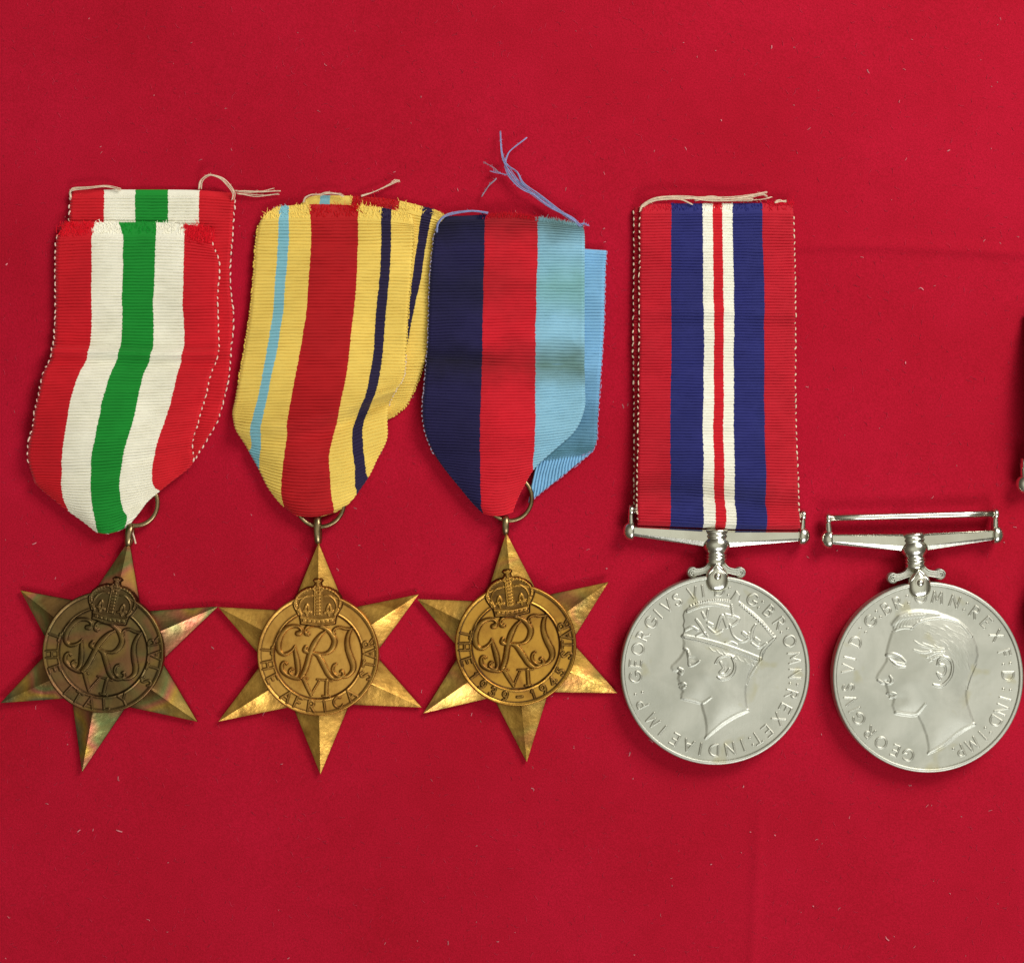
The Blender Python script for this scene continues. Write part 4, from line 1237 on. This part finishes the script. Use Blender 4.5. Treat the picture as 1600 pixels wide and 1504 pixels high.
# =================================================================== round silver medals
def suspender(root, L, Rr, C, yb=0.0):
    """L, Rr: left and right knob centres, C: (bar centre y at column, column axis top x,y, foot x,y) in photograph px"""
    ox, oy = root['ox'], root['oy']
    l = lambda x, y, z: np.array([x - ox, oy - y, z], float)
    ZB = 12.0
    ctop, cfoot, claw = C
    # tapered, bevelled carrier bar in two arms
    mb = MB()
    axis = l(*Rr, 0) - l(*L, 0); axis /= np.linalg.norm(axis); nrm = np.array([-axis[1], axis[0], 0])
    cxm = l(*ctop, 0)
    for end, sgn in ((L, -1), (Rr, 1)):
        e = l(*end, 0) + axis * (5 * -sgn)
        m_ = cxm + axis * (10 * sgn)
        secs = []
        for p, hh, hz in ((e, 7.5, 6.0), (m_, 13.5, 8.5)):
            sh = 0.0
            sec = [(-hh, -hz * .5), (-hh * 1.0, hz * .42), (-hh * .42, hz * .92), (hh * .75, hz), (hh * .97, hz * .7), (hh, -hz * .5), (hh * .6, -hz), (-hh * .6, -hz)]
            secs.append(np.array([p + nrm * a + np.array([0, 0, ZB + b]) for a, b in sec]))
        if sgn < 0: pass
        mb.add(np.array(secs).reshape(-1, 3), Q=grid_faces(2, 8, True, flip=(sgn < 0)))
    bar = mb.build('carrier_bar', MAT['silver_bright'], root, smooth=False)
    # knobs, side arms and eyes
    tops = []
    for end, sgn in ((L, -1), (Rr, 1)):
        mb = MB()
        prof = [(-7.5, .3), (-7.5, 13.0), (-6.6, 14.4), (-3, 14.9), (1, 14.2), (4.5, 12.2), (7.5, 8.6), (9.2, 4.4), (9.6, .2)]
        lathe(mb, prof, l(*end, ZB), (axis[0] * sgn, axis[1] * sgn), 28, 0.85)
        mb.build('end_knob', MAT['silver_bright'], root)
        mb = MB()
        base = l(*end, ZB) + nrm * 6 - axis * sgn * 3
        topp = base + nrm * 27 + axis * sgn * 0.5
        P = spline([base, base + nrm * 8 - axis * sgn * 0.2, base + nrm * 16 + axis * sgn * 0.2, topp], 5)
        tube(mb, P, np.linspace(6.0, 4.6, len(P)), 12, 1.4)
        lathe(mb, [(-3.6, .2), (-3.6, 8), (-2.8, 9), (2.2, 9), (3.4, 7.6), (3.4, .2)], topp + axis * sgn * 0.3 - nrm * 1, (axis[0] * sgn, axis[1] * sgn), 24, 1.15)
        mb.build('side_arm', MAT['silver_bright'], root)
        tops.append(topp)
    mb = MB()
    a, b = tops
    P = np.array([a * (1 - t) + b * t for t in np.linspace(0, 1, 6)]); P[:, 2] += 0
    tube(mb, P, 5.4, 20)
    rod = mb.build('ribbon_rod', MAT['silver_bright'], root)
    # turned swivel column
    ft = l(*cfoot, ZB); tp = l(*ctop, ZB)
    d = ft - tp; Ls = np.linalg.norm(d[:2]); d = d / Ls
    st = tp - d * 15
    mb = MB()
    prof = [(0, 1), (0, 13), (1.2, 15), (4, 15.8), (6.5, 15.2), (8, 14), (9.2, 14.6), (11, 15.2), (13, 14.5), (14.5, 13.6), (16, 14.6), (20, 16.8), (25, 17.6), (30, 16.8), (34, 14.2), (37, 12.4), (38.4, 12.0),
            (39.4, 13.2), (41.0, 13.6), (42.2, 12.8), (43, 12.0), (43.9, 13.4), (45.4, 13.8), (46.8, 12.8), (48, 12.4), (50, 13.2), (52.5, 13.4), (55, 12.0), (57.5, 9.6), (60, 7.2), (62, 6), (63, 0.5)]
    lathe(mb, [(a_, b_ * 1.22) for a_, b_ in prof], st, d[:2], 36, 0.85)
    mb.build('swivel_column', MAT['silver_bright'], root)
    # scrolled shoulders
    mb = MB()
    nd = np.array([-d[1], d[0], 0])       # points to the right-hand side of the column
    if nd[0] < 0: nd = -nd
    k = st + d * 52
    for sgn in (-1, 1):
        s = nd * sgn
        # flat wing, swept out from the column, ending in a volute
        up_ = [k - d * 6 + s * 8, k + s * 13, k + d * 6 + s * 18, k + d * 9 + s * 27, k + d * 8.5 + s * 36]
        lo_ = [k + d * 16 + s * 4, k + d * 17 + s * 12, k + d * 18 + s * 20, k + d * 20 + s * 28, k + d * 21 + s * 36]
        A = spline(up_, 5); B = spline(lo_, 5)
        W = []
        for z_, f in ((4, 0.0), (13, 0.0), (15.5, .12), (16.2, .3), (16.2, .7), (15.5, .88), (13, 1.0), (4, 1.0)):
            q = A * (1 - f) + B * f; q[:, 2] = z_; W.append(q)
        mb.add(np.array(W).reshape(-1, 3), Q=grid_faces(8, len(A), flip=sgn < 0))
        c = k + s * 37 + d * 15.5; c[2] = ZB - 3
        lathe_z(mb, c, [(8.8, -5), (8.8, 3), (7.8, 5.2), (5, 5.5), (0.1, 5.5)])
        a = np.linspace(0, 4.2 * math.pi, 44)
        rr = np.linspace(7.2, 0.8, 44)
        Q = np.array([c + s * (r_ * math.cos(t)) - d * (r_ * math.sin(t)) + np.array([0, 0, 6.2]) for r_, t in zip(rr, a)])
        tube(mb, Q, 1.2, 7)
        for ln in (A * .9 + B * .1, A * .12 + B * .88):
            ln = ln.copy(); ln[:, 2] = 16.4; tube(mb, ln, 1.1, 6)
    mb.build('scroll_shoulder', MAT['silver'], root)
    # claw with its rivet
    mb = MB()
    c = l(*claw, 0)
    o = []
    for t in np.linspace(0, 2 * math.pi, 48, endpoint=False):
        sn, y = math.sin(t), math.cos(t)                   # y>0 toward the column
        x = 18.0 * math.copysign(abs(sn) ** (1.0 if y > 0 else 0.78), sn)
        yy = 23 * y if y > 0 else 22 * math.copysign(abs(y) ** 0.88, y)
        x *= (1 - 0.5 * y ** 2) if y > 0 else (1 + 0.06 * abs(y))
        o.append(c[:2] + nd[:2] * x - d[:2] * yy)
    dome(mb, o, c[:2], ZB + 6, 10, 10, 2.6, skirt=8)
    cl = mb.build('claw', MAT['silver_bright'], root)
    mb = MB()
    for sgn in (-1, 1):
        P = spline([c - d * 22, c - d * 13 + nd * sgn * 7.5, c - d * 5 + nd * sgn * 14, c + d * 2 + nd * sgn * 16.5], 6)
        P[:, 2] = np.interp(np.linspace(0, 1, len(P)), [0, .3, .7, 1], [ZB + 11.5, ZB + 14, ZB + 11, ZB + 7])
        tube(mb, P, np.linspace(2.2, 1.2, len(P)), 8)
    mb.build('claw_lip', MAT['silver_bright'], cl)
    mb = MB()
    cc = c - d * 2; cc[2] = ZB + 14.5
    lathe_z(mb, cc, [(9.0, -1.5), (9.0, .4), (8.0, 1.4), (7.2, .6), (6.6, -.9), (6.0, .2), (5.2, 2.2), (3.0, 3.9), (.1, 4.4)])
    mb.build('rivet', MAT['silver_bright'], cl)

def lathe_z(mb, c, prof, seg=28):
    prof = np.asarray(prof, float)
    a = np.arange(seg) / seg * 2 * math.pi
    V = np.stack([c[0] + prof[:, 0][:, None] * np.cos(a), c[1] + prof[:, 0][:, None] * np.sin(a), c[2] + np.broadcast_to(prof[:, 1][:, None], (len(prof), seg))], -1)
    mb.add(V.reshape(-1, 3), Q=grid_faces(len(prof), seg, True))

def medal_disc(root, portrait, chars, rad, zc, zscale, letter_r, letter_h):
    """struck disc; zc = disc centre in the zoomed tracing, zscale = zoom factor; y flips"""
    k = rad / 146.6
    rl = Relief(146, 0.74, 140.6 * k)
    cv = lambda P, w=None: np.array([((p[0] - zc[0]) / zscale, -(p[1] - zc[1]) / zscale) + ((p[2] / zscale,) if len(p) > 2 else ()) for p in P])
    rl.H += 0.8 * (vnoise(rl.X / 50 + 3, rl.Y / 50 + 8, 77) - 0.5)
    rl.H += 1.4 * np.clip((rl.r - 95) / 45, 0, 1) ** 2
    H0 = rl.H.copy(); portrait(rl, cv)
    rl.H = H0 + (rl.H - H0) * 0.66
    L = []
    for ch, x, y in chars:
        a = math.atan2(-(y - zc[1]), x - zc[0])
        lh = letter_h
        L += glyph_strokes(ch, letter_r * math.cos(a), letter_r * math.sin(a), a, lh, 1.05, 1.0)
    F = rl.sd(L, 4)
    rl.raise_(F, 0.85, 1.4, 4, outline=0.6, ow=0.9)
    names = {0: 'disc', 1: 'portrait', 2: 'portrait_crown', 4: 'inscription'}
    # the disc is the part; portrait, crown and inscription are its sub-parts
    tops = {0: root, 1: 'disc', 2: 'disc', 4: 'disc'}
    objs = rl.build(None, 20.0, {i: MAT['silver'] for i in names}, names, root, tops)
    V2, Q2 = ring_profile([(139.6 * k, 20.5), (140.4 * k, 22.6), (141.6 * k, 23.6), (144.6 * k, 23.6), (146.2 * k, 22.4), (146.6 * k, 20.6), (146.6 * k, 3.5), (145.6 * k, 1.5), (120 * k, 1.0)], 200)
    mesh_obj('rim', V2, Q2, MAT['silver'], objs['disc'])
    return objs

def feature(rl, cv, pts, h, soft, n=6, T=0.0):
    F = rl.sd([spline(cv(pts), n)], 6)
    k = np.clip(F / soft + 0.5, 0, 1); k = k * k * (3 - 2 * k)
    rl.H += h * k
    if T: rl.T = np.maximum(rl.T, T * k)

def blob(rl, cv, x, y, rx, ry, h, ang=0):
    p = cv([(x, y)])[0]
    s = cv([(rx, ry), (0, 0)]); 
    sx = abs(s[0][0] - s[1][0]); sy = abs(s[0][1] - s[1][1])
    c, s_ = math.cos(R(ang)), math.sin(R(ang))
    X = (rl.X - p[0]) * c + (rl.Y - p[1]) * s_; Y = -(rl.X - p[0]) * s_ + (rl.Y - p[1]) * c
    rl.H += h * np.exp(-(X / sx) ** 2 - (Y / sy) ** 2)

def portrait_crowned(rl, cv):
    head = [(470, 560), (474, 590), (470, 612), (478, 632), (468, 655), (445, 690), (415, 722), (394, 742), (388, 762), (400, 782), (432, 792), (438, 808), (432, 832), (440, 856), (452, 868), (446, 884), (458, 892),
            (452, 905), (464, 922), (455, 945), (458, 965), (475, 978), (530, 990), (592, 1004), (600, 1040), (618, 1100), (628, 1160), (630, 1205), (622, 1247), (665, 1205), (730, 1150), (800, 1105), (860, 1072), (916, 1052),
            (905, 1000), (900, 930), (905, 880), (925, 800), (955, 730), (975, 700), (900, 670), (700, 600), (560, 560)]
    F = rl.poly_sd(cv(head))
    ins = np.clip(F, 0, None)
    rl.H += 1.1 * np.clip(F / 3.2 + .5, 0, 1) + 7.0 * blur(1 - np.exp(-ins / 22.0), 8) * np.clip(ins / 3, 0, 1)
    rl.T = np.maximum(rl.T, .22 * np.exp(-((F + .4) / .9) ** 2))
    rl.part[F > -0.7] = 1
    crown = [(466, 540), (480, 500), (470, 470), (478, 440), (470, 400), (480, 370), (500, 352), (560, 318), (640, 296), (720, 292), (790, 296), (815, 262), (835, 230), (860, 262), (850, 300), (900, 338), (960, 385), (1020, 440),
             (1065, 495), (1108, 548), (1070, 600), (1035, 640), (1005, 706), (975, 712), (850, 665), (700, 610), (560, 568), (480, 556)]
    F2 = rl.poly_sd(cv(crown))
    k = np.clip(F2 / 1.4 + .5, 0, 1)
    rl.H += 1.4 * k + 2.6 * (1 - np.exp(-np.clip(F2, 0, None) / 16)) * (F < 0)
    rl.T = np.maximum(rl.T, .4 * np.exp(-((F2 + .4) / .9) ** 2))
    rl.part[F2 > -0.7] = 2
    feature(rl, cv, [(470, 542, 13), (600, 568, 14), (740, 605, 14), (870, 650, 14), (1000, 700, 13)], 2.4, 2.0)
    feature(rl, cv, [(500, 372, 9), (580, 340, 9), (680, 326, 9), (780, 345, 8)], 1.8, 1.4)
    feature(rl, cv, [(860, 330, 6), (930, 385, 6), (1000, 445, 6), (1060, 520, 6), (1095, 560, 7)], 1.0, 1.2)
    feature(rl, cv, [(1100, 555, 8), (1050, 600, 9), (1010, 650, 8), (1000, 700, 8)], 1.5, 1.4)
    for x0, y0, x1, y1, n in ((520, 335, 560, 318, 3), (575, 312, 690, 295, 8), (705, 294, 785, 300, 6), (868, 325, 1085, 530, 15), (800, 330, 810, 400, 6)):
        for t in np.linspace(0, 1, n):
            x = x0 + (x1 - x0) * t; y = y0 + (y1 - y0) * t
            feature(rl, cv, [(x, y, 7), (x + 1, y, 7)], 1.3, 1.2, 1)
    for pts in ([(560, 430, 9), (590, 470, 10), (620, 520, 8)], [(600, 380, 7), (625, 420, 8), (640, 360, 6)], [(700, 490, 8), (735, 400, 9), (770, 480, 8)], [(760, 395, 10), (850, 425, 10), (790, 470, 9), (760, 395, 7)],
                [(790, 470, 6), (815, 540, 6), (870, 578, 7), (915, 560, 7), (920, 520, 7)], [(880, 520, 12), (905, 540, 12)], [(935, 560, 8), (945, 500, 9), (965, 465, 7)], [(965, 560, 12), (990, 580, 12)],
                [(940, 590, 6), (990, 620, 7), (1040, 590, 6)], [(485, 500, 9), (530, 480, 9), (570, 500, 8)], [(640, 480, 6), (690, 520, 7), (740, 500, 6)], [(640, 450, 9), (670, 465, 9)], [(560, 540, 6), (610, 520, 8), (640, 545, 5)],
                [(760, 585, 5), (800, 580, 5), (840, 600, 5)]):
        feature(rl, cv, pts, 1.4, 1.6)
    feature(rl, cv, [(500, 655, 7), (508, 700, 7), (512, 742, 7), (548, 735, 6), (580, 712, 5)], 1.4, 2.0)
    feature(rl, cv, [(478, 628, 9), (500, 640, 8), (515, 680, 6)], 1.6, 2.4)
    blob(rl, cv, 545, 700, 26, 18, -1.5)
    blob(rl, cv, 620, 800, 60, 55, 1.2)
    feature(rl, cv, [(440, 762, 8), (462, 775, 10), (458, 798, 8), (438, 796, 5)], 1.6, 1.6)
    blob(rl, cv, 438, 782, 8, 6, -1.5)
    feature(rl, cv, [(446, 872, 8), (470, 865, 8), (488, 872, 5)], 1.6, 1.6); feature(rl, cv, [(450, 893, 8), (474, 893, 8), (486, 885, 4)], 1.5, 1.6)
    feature(rl, cv, [(447, 882, 3), (492, 880, 3)], -1.2, 1.4)
    feature(rl, cv, [(462, 968, 8), (540, 985, 9), (600, 1000, 8), (660, 960, 6)], 1.0, 3.0)
    # ear
    feature(rl, cv, [(690, 725, 6), (715, 690, 8), (765, 672, 9), (815, 685, 9)], 1.8, 1.8)
    feature(rl, cv, [(805, 690, 5), (822, 740, 7), (812, 790, 9), (775, 825, 10), (730, 833, 9), (705, 820, 6)], 2.2, 1.8)
    feature(rl, cv, [(725, 720, 8), (745, 760, 9), (720, 790, 8), (755, 800, 7), (785, 765, 7)], 1.5, 1.8)
    blob(rl, cv, 760, 745, 22, 26, -1.4)
    for i in range(7):
        x = 650 + i * 48
        feature(rl, cv, [(x, 620 + i * 16, 3), (x + 18, 640 + i * 17, 4), (x + 40, 650 + i * 17, 3)], 0.5, 1.6)
    feature(rl, cv, [(1000, 715, 5), (945, 790, 7), (908, 870, 5)], 1.0, 2.0)
    feature(rl, cv, [(915, 1052, 10), (830, 1090, 12), (740, 1145, 12), (625, 1240, 8)], 1.2, 3.0)

def portrait_bare(rl, cv):
    head = [(492, 425), (505, 395), (540, 355), (600, 330), (690, 320), (780, 328), (870, 355), (950, 388), (1010, 440), (1050, 500), (1075, 565), (1085, 630), (1068, 700), (1040, 775), (1012, 845), (1005, 900), (1015, 970),
            (1040, 1040), (1060, 1100), (985, 1140), (915, 1190), (850, 1250), (790, 1285), (742, 1302), (744, 1260), (728, 1180), (700, 1105), (670, 1046), (610, 1046), (550, 1036), (520, 1030), (505, 1005), (495, 975), (500, 950),
            (505, 925), (478, 912), (470, 900), (462, 888), (460, 865), (448, 830), (420, 826), (396, 805), (386, 785), (398, 755), (425, 715), (452, 672), (458, 645), (452, 625), (458, 590), (472, 535), (490, 480), (510, 455)]
    F = rl.poly_sd(cv(head))
    ins = np.clip(F, 0, None)
    rl.H += 1.1 * np.clip(F / 3.2 + .5, 0, 1) + 7.2 * blur(1 - np.exp(-ins / 24.0), 8) * np.clip(ins / 3, 0, 1)
    rl.T = np.maximum(rl.T, .22 * np.exp(-((F + .4) / .9) ** 2))
    rl.part[F > -0.7] = 1
    # hair: fringe, parting and swept strands
    feature(rl, cv, [(500, 410, 12), (560, 365, 22), (640, 345, 26), (720, 345, 22), (800, 350, 14)], 1.6, 6)
    for i in range(9):
        x = 505 + i * 22
        feature(rl, cv, [(x, 450 - i * 7, 4), (x + 20, 405 - i * 5, 5), (x + 55, 365 - i * 3, 4)], 0.55, 2.2)
    feature(rl, cv, [(500, 465, 6), (560, 440, 9), (625, 440, 8)], 1.0, 2.4)
    feature(rl, cv, [(625, 445, 5), (680, 400, 7), (760, 378, 8), (860, 378, 8), (960, 410, 7), (1040, 500, 6)], 1.3, 2.2)
    rg = np.random.default_rng(5)
    for i in range(150):                                   # short combed strands, swept back and down
        x = rg.uniform(700, 1020); y = 400 + (x - 700) * .12 + rg.uniform(0, 270)
        a_ = R(8 + (y - 400) * .10 + (x - 700) * .12 + rg.normal() * 6); L_ = rg.uniform(30, 70)
        p = [(x, y, 1.5), (x + L_ * .5 * math.cos(a_), y + L_ * .5 * math.sin(a_) - 2, 3), (x + L_ * math.cos(a_), y + L_ * math.sin(a_), 1.0)]
        if max(q[0] for q in p) < 1055 - max(0, (y - 560)) * .25: feature(rl, cv, p, rg.uniform(.12, .38), 1.3, 3)
    for pts in ([(645, 530, 4), (690, 560, 7), (760, 580, 5)], [(640, 590, 4), (700, 608, 7), (760, 600, 5)], [(700, 545, 4), (780, 575, 7), (850, 582, 4)], [(730, 640, 4), (790, 610, 7), (850, 605, 4)], [(745, 670, 4), (800, 635, 7), (850, 628, 4)]):
        feature(rl, cv, pts, 0.85, 2.0)
    # brow, eye, nose, mouth
    feature(rl, cv, [(458, 628, 9), (500, 622, 11), (550, 640, 8), (585, 672, 4)], 1.8, 2.4)
    feature(rl, cv, [(480, 655, 5), (505, 680, 6), (540, 700, 6), (582, 706, 4)], 1.4, 1.8)
    feature(rl, cv, [(500, 672, 4), (540, 680, 5), (575, 685, 4)], 1.0, 1.6)
    blob(rl, cv, 505, 655, 26, 14, -1.4, -20); blob(rl, cv, 516, 690, 9, 8, 0.9); blob(rl, cv, 514, 690, 3.5, 3.5, -0.8)
    feature(rl, cv, [(500, 700, 3), (535, 712, 4), (575, 708, 3)], 0.6, 1.6)
    feature(rl, cv, [(478, 770, 6), (494, 800, 9), (478, 822, 7), (450, 818, 5)], 1.5, 2.0)
    blob(rl, cv, 455, 805, 10, 7, -1.6)
    feature(rl, cv, [(400, 800, 8), (430, 818, 7)], 1.0, 2.0)
    feature(rl, cv, [(462, 892, 8), (495, 888, 9), (520, 893, 5)], 1.5, 1.8); feature(rl, cv, [(482, 918, 7), (505, 915, 8), (522, 905, 4)], 1.3, 1.8)
    feature(rl, cv, [(468, 904, 3), (522, 902, 3)], -1.4, 1.4)
    feature(rl, cv, [(520, 1022, 10), (590, 1032, 11), (660, 1030, 9), (720, 960, 6)], 1.2, 3.4)
    blob(rl, cv, 620, 800, 70, 70, 1.4); blob(rl, cv, 560, 930, 40, 30, -0.9)
    # ear
    feature(rl, cv, [(800, 690, 5), (812, 655, 7), (850, 640, 8), (890, 660, 8), (905, 710, 8), (893, 770, 8), (858, 815, 9), (820, 838, 10), (775, 828, 6)], 2.2, 1.8)
    feature(rl, cv, [(820, 690, 6), (850, 700, 7), (855, 740, 7), (830, 765, 8), (800, 750, 7), (820, 790, 6)], 1.6, 1.8)
    blob(rl, cv, 868, 730, 16, 30, -1.2)
    feature(rl, cv, [(1072, 690, 4), (1030, 780, 6), (1008, 860, 5)], 0.8, 2.0)
    feature(rl, cv, [(1058, 1102, 10), (960, 1155, 12), (860, 1235, 12), (745, 1300, 8)], 1.3, 3.0)

# =================================================================== 4. round medal with ribbon
GR2 = 'round silver-coloured medals with bar suspenders'
t4 = thing('round_medal', 'round silver medal with a crowned head, under the red, blue and white striped ribbon', 'medal', 1116.2, 1045.4, GR2)
chars4 = [('G', 140, 825), ('E', 140, 730), ('O', 150, 628), ('R', 180, 533), ('G', 232, 438), ('I', 287, 378), ('V', 350, 322), ('S', 420, 278), ('V', 532, 232), ('I', 602, 215), ('D', 722, 225), (':', 785, 240), ('G', 945, 290),
          (':', 1005, 325), ('B', 1062, 370), ('R', 1132, 452), (':', 1165, 505), ('O', 1195, 578), ('M', 1232, 690), ('N', 1248, 800), (':', 1240, 872), ('R', 1222, 945), ('E', 1180, 1042), ('X', 1135, 1118),
          ('E', 1058, 1205), ('T', 995, 1268), (':', 925, 1240), ('I', 885, 1305), ('N', 795, 1330), ('D', 680, 1328), ('I', 588, 1312), ('A', 505, 1295), ('E', 412, 1250), ('I', 330, 1185), ('M', 265, 1118), ('P', 185, 1010), (':', 158, 935)]
disc4 = medal_disc(t4, portrait_crowned, chars4, 146.6, (690, 776), 4.425, 124.0, 17.5)
suspender(t4, (983, 830), (1255, 838), ((1119, 842), (1119, 878), (1119, 902)))
U7 = [0, .203, .408, .602, .80, 1]
def war(xl, xr, y0, y1, z, zb=0):
    return [(u, xl + (xr - xl) * u, y0 + (y1 - y0) * u, z + zb * math.sin(math.pi * u)) for u in (0, .25, .5, .75, 1)]
back = Ribbon(t4, [war(992, 1232, 326, 326, 3), war(992, 1232, 420, 420, 3), war(991, 1231, 520, 520, 4), war(991, 1231, 600, 600, 4), war(992, 1232, 680, 680, 5), war(992, 1233, 740, 742, 6), war(993, 1236, 800, 804, 7)], 240, 4.6, plain=3, seed=51)
ro = back.sheet('ribbon_back_layer', MAT['rib_war'], t4)
front = Ribbon(t4, [
    war(1001, 1239, 321, 320, 10), war(1000, 1239, 345, 345, 11, 1.5), war(1000, 1240, 420, 420, 12, 3), war(999.5, 1241, 520, 520, 13, 4), war(999, 1241.5, 600, 600, 14, 5),
    war(998, 1242, 680, 682, 16, 5), war(997, 1243, 735, 737, 19, 4),
    [(0, 996.5, 772, 22), (.203, 1046.5, 772, 24), (.408, 1097, 775, 24), (.5, 1121, 778, 25), (.602, 1145, 780, 24), (.8, 1193.5, 783, 23), (1, 1244.5, 785, 21)],
    [(0, 996.5, 800, 23), (.203, 1047, 802, 24), (.408, 1098, 804, 25), (.5, 1123, 805, 25), (.602, 1148, 806, 24), (.8, 1197, 807, 24), (1, 1247, 808, 22)],
    [(0, 997, 816, 21), (.203, 1047, 818, 22), (.408, 1098, 820, 22), (.5, 1123, 821, 22), (.602, 1148, 822, 22), (.8, 1197, 823, 22), (1, 1248, 823, 20)],
    [(0, 997, 821, 15), (.203, 1047, 823, 15), (.408, 1098, 825, 15), (.5, 1123, 826, 15), (.602, 1148, 827, 15), (.8, 1197, 828, 15), (1, 1248, 828, 14)]], 240, 4.55, plain=12, seed=53, amp=0.95, nc=53, creases=((172, 4, 10, 6), (192, -3, 10, 0), (462, -4, 12, 14)))
rf = front.sheet('ribbon', MAT['rib_war'], t4)
beads_obj(front, rf, (0, 1), 10.6, 7.8, 1.45, MAT['cream'], v0=24)
beads_obj(back, ro, (0,), 10.6, 7.8, 1.5, MAT['cream'], v0=8)
front.fray('frayed_end', MAT['rib_war'], rf, 330, up=4.5, down=12)
front.fray('frayed_end', MAT['rib_war'], rf, 60, up=9, down=4, us=(.85, 1), spread=1.0)
loose_threads(t4, rf, [
    ([(1000, 333, 11), (1003, 326, 13), (1020, 316, 15), (1045, 312, 15), (1075, 313, 15), (1110, 317, 15), (1150, 316, 14), (1175, 316, 13)], 1.2, 4),
    ([(1003, 327, 12), (1025, 317, 14), (1060, 315, 15), (1083, 323, 14)], 0.9, 2),
    ([(1060, 314, 14), (1100, 312, 15), (1140, 313, 14), (1170, 309, 12), (1198, 303, 8)], 0.9, 2),
    ([(1085, 316, 14), (1110, 311, 16), (1135, 315, 15), (1165, 312, 12), (1190, 306, 8), (1199, 309, 7)], 0.9, 2),
    ([(1120, 318, 13), (1160, 318, 12), (1190, 315, 9), (1207, 311, 7)], 0.9, 1),
    ([(1210, 319, 9), (1218, 318, 9), (1228, 318, 8)], 1.1, 3)], MAT['cream'])

# =================================================================== 5. round medal without ribbon
t5 = thing('round_medal', 'round silver medal with a bare head and an empty suspension bar without ribbon', 'medal', 1447, 1056.3, GR2)
chars5 = [('G', 612, 1298), ('E', 525, 1262), ('O', 432, 1210), ('R', 362, 1135), ('G', 288, 1055), ('I', 250, 995), ('V', 222, 932), ('S', 208, 848), ('V', 195, 722), ('I', 205, 648), ('D', 232, 528), (':', 278, 445), ('G', 325, 378),
          (':', 385, 325), ('B', 438, 282), ('R', 525, 245), (':', 600, 232), ('O', 690, 222), ('M', 805, 235), ('N', 922, 268), (':', 995, 305), ('R', 1052, 352), ('E', 1122, 422), ('X', 1188, 508), ('F', 1255, 620), (':', 1275, 690),
          ('D', 1287, 772), (':', 1288, 865), ('I', 1282, 930), ('N', 1262, 1010), ('D', 1215, 1090), (':', 1165, 1155), ('I', 1135, 1200), ('M', 1060, 1262), ('P', 972, 1305), ('.', 925, 1300)]
disc5 = medal_disc(t5, portrait_bare, chars5, 147.8, (740, 780), 4.425, 124.5, 17.0)
suspender(t5, (1292, 843), (1557, 836), ((1427, 848), (1430, 884), (1434, 912)))

# =================================================================== 6. the next medal, all but its suspender's edge out of frame
t6 = thing('round_medal', 'medal on a dark ribbon at the right edge, only its suspender knob in view', 'medal', 1447 + 305, 1056.3 - 86, GR2)
me_parts = [o for o in list(col.objects) if o.parent == t5]
for p in me_parts:
    c = p.copy(); col.objects.link(c); c.parent = t6
    for g in [o for o in list(col.objects) if o.parent == p]:
        d = g.copy(); col.objects.link(d); d.parent = c
t6['ox'] = 1447 + 305; t6['oy'] = 1056.3 - 86
rb = Ribbon(t6, [war(1606, 1842, 490, 490, 6), war(1606, 1844, 550, 550, 24, 6), war(1607, 1846, 620, 620, 38, 8), war(1608, 1848, 700, 700, 34, 6), war(1609, 1850, 755, 752, 24), war(1609, 1850, 765, 762, 14)], 240, 4.8, seed=61, nc=33)
rb.sheet('ribbon', MAT['rib_dark'], t6)

for o in list(col.objects):
    for k in ('ox', 'oy'):
        if k in o: del o[k]
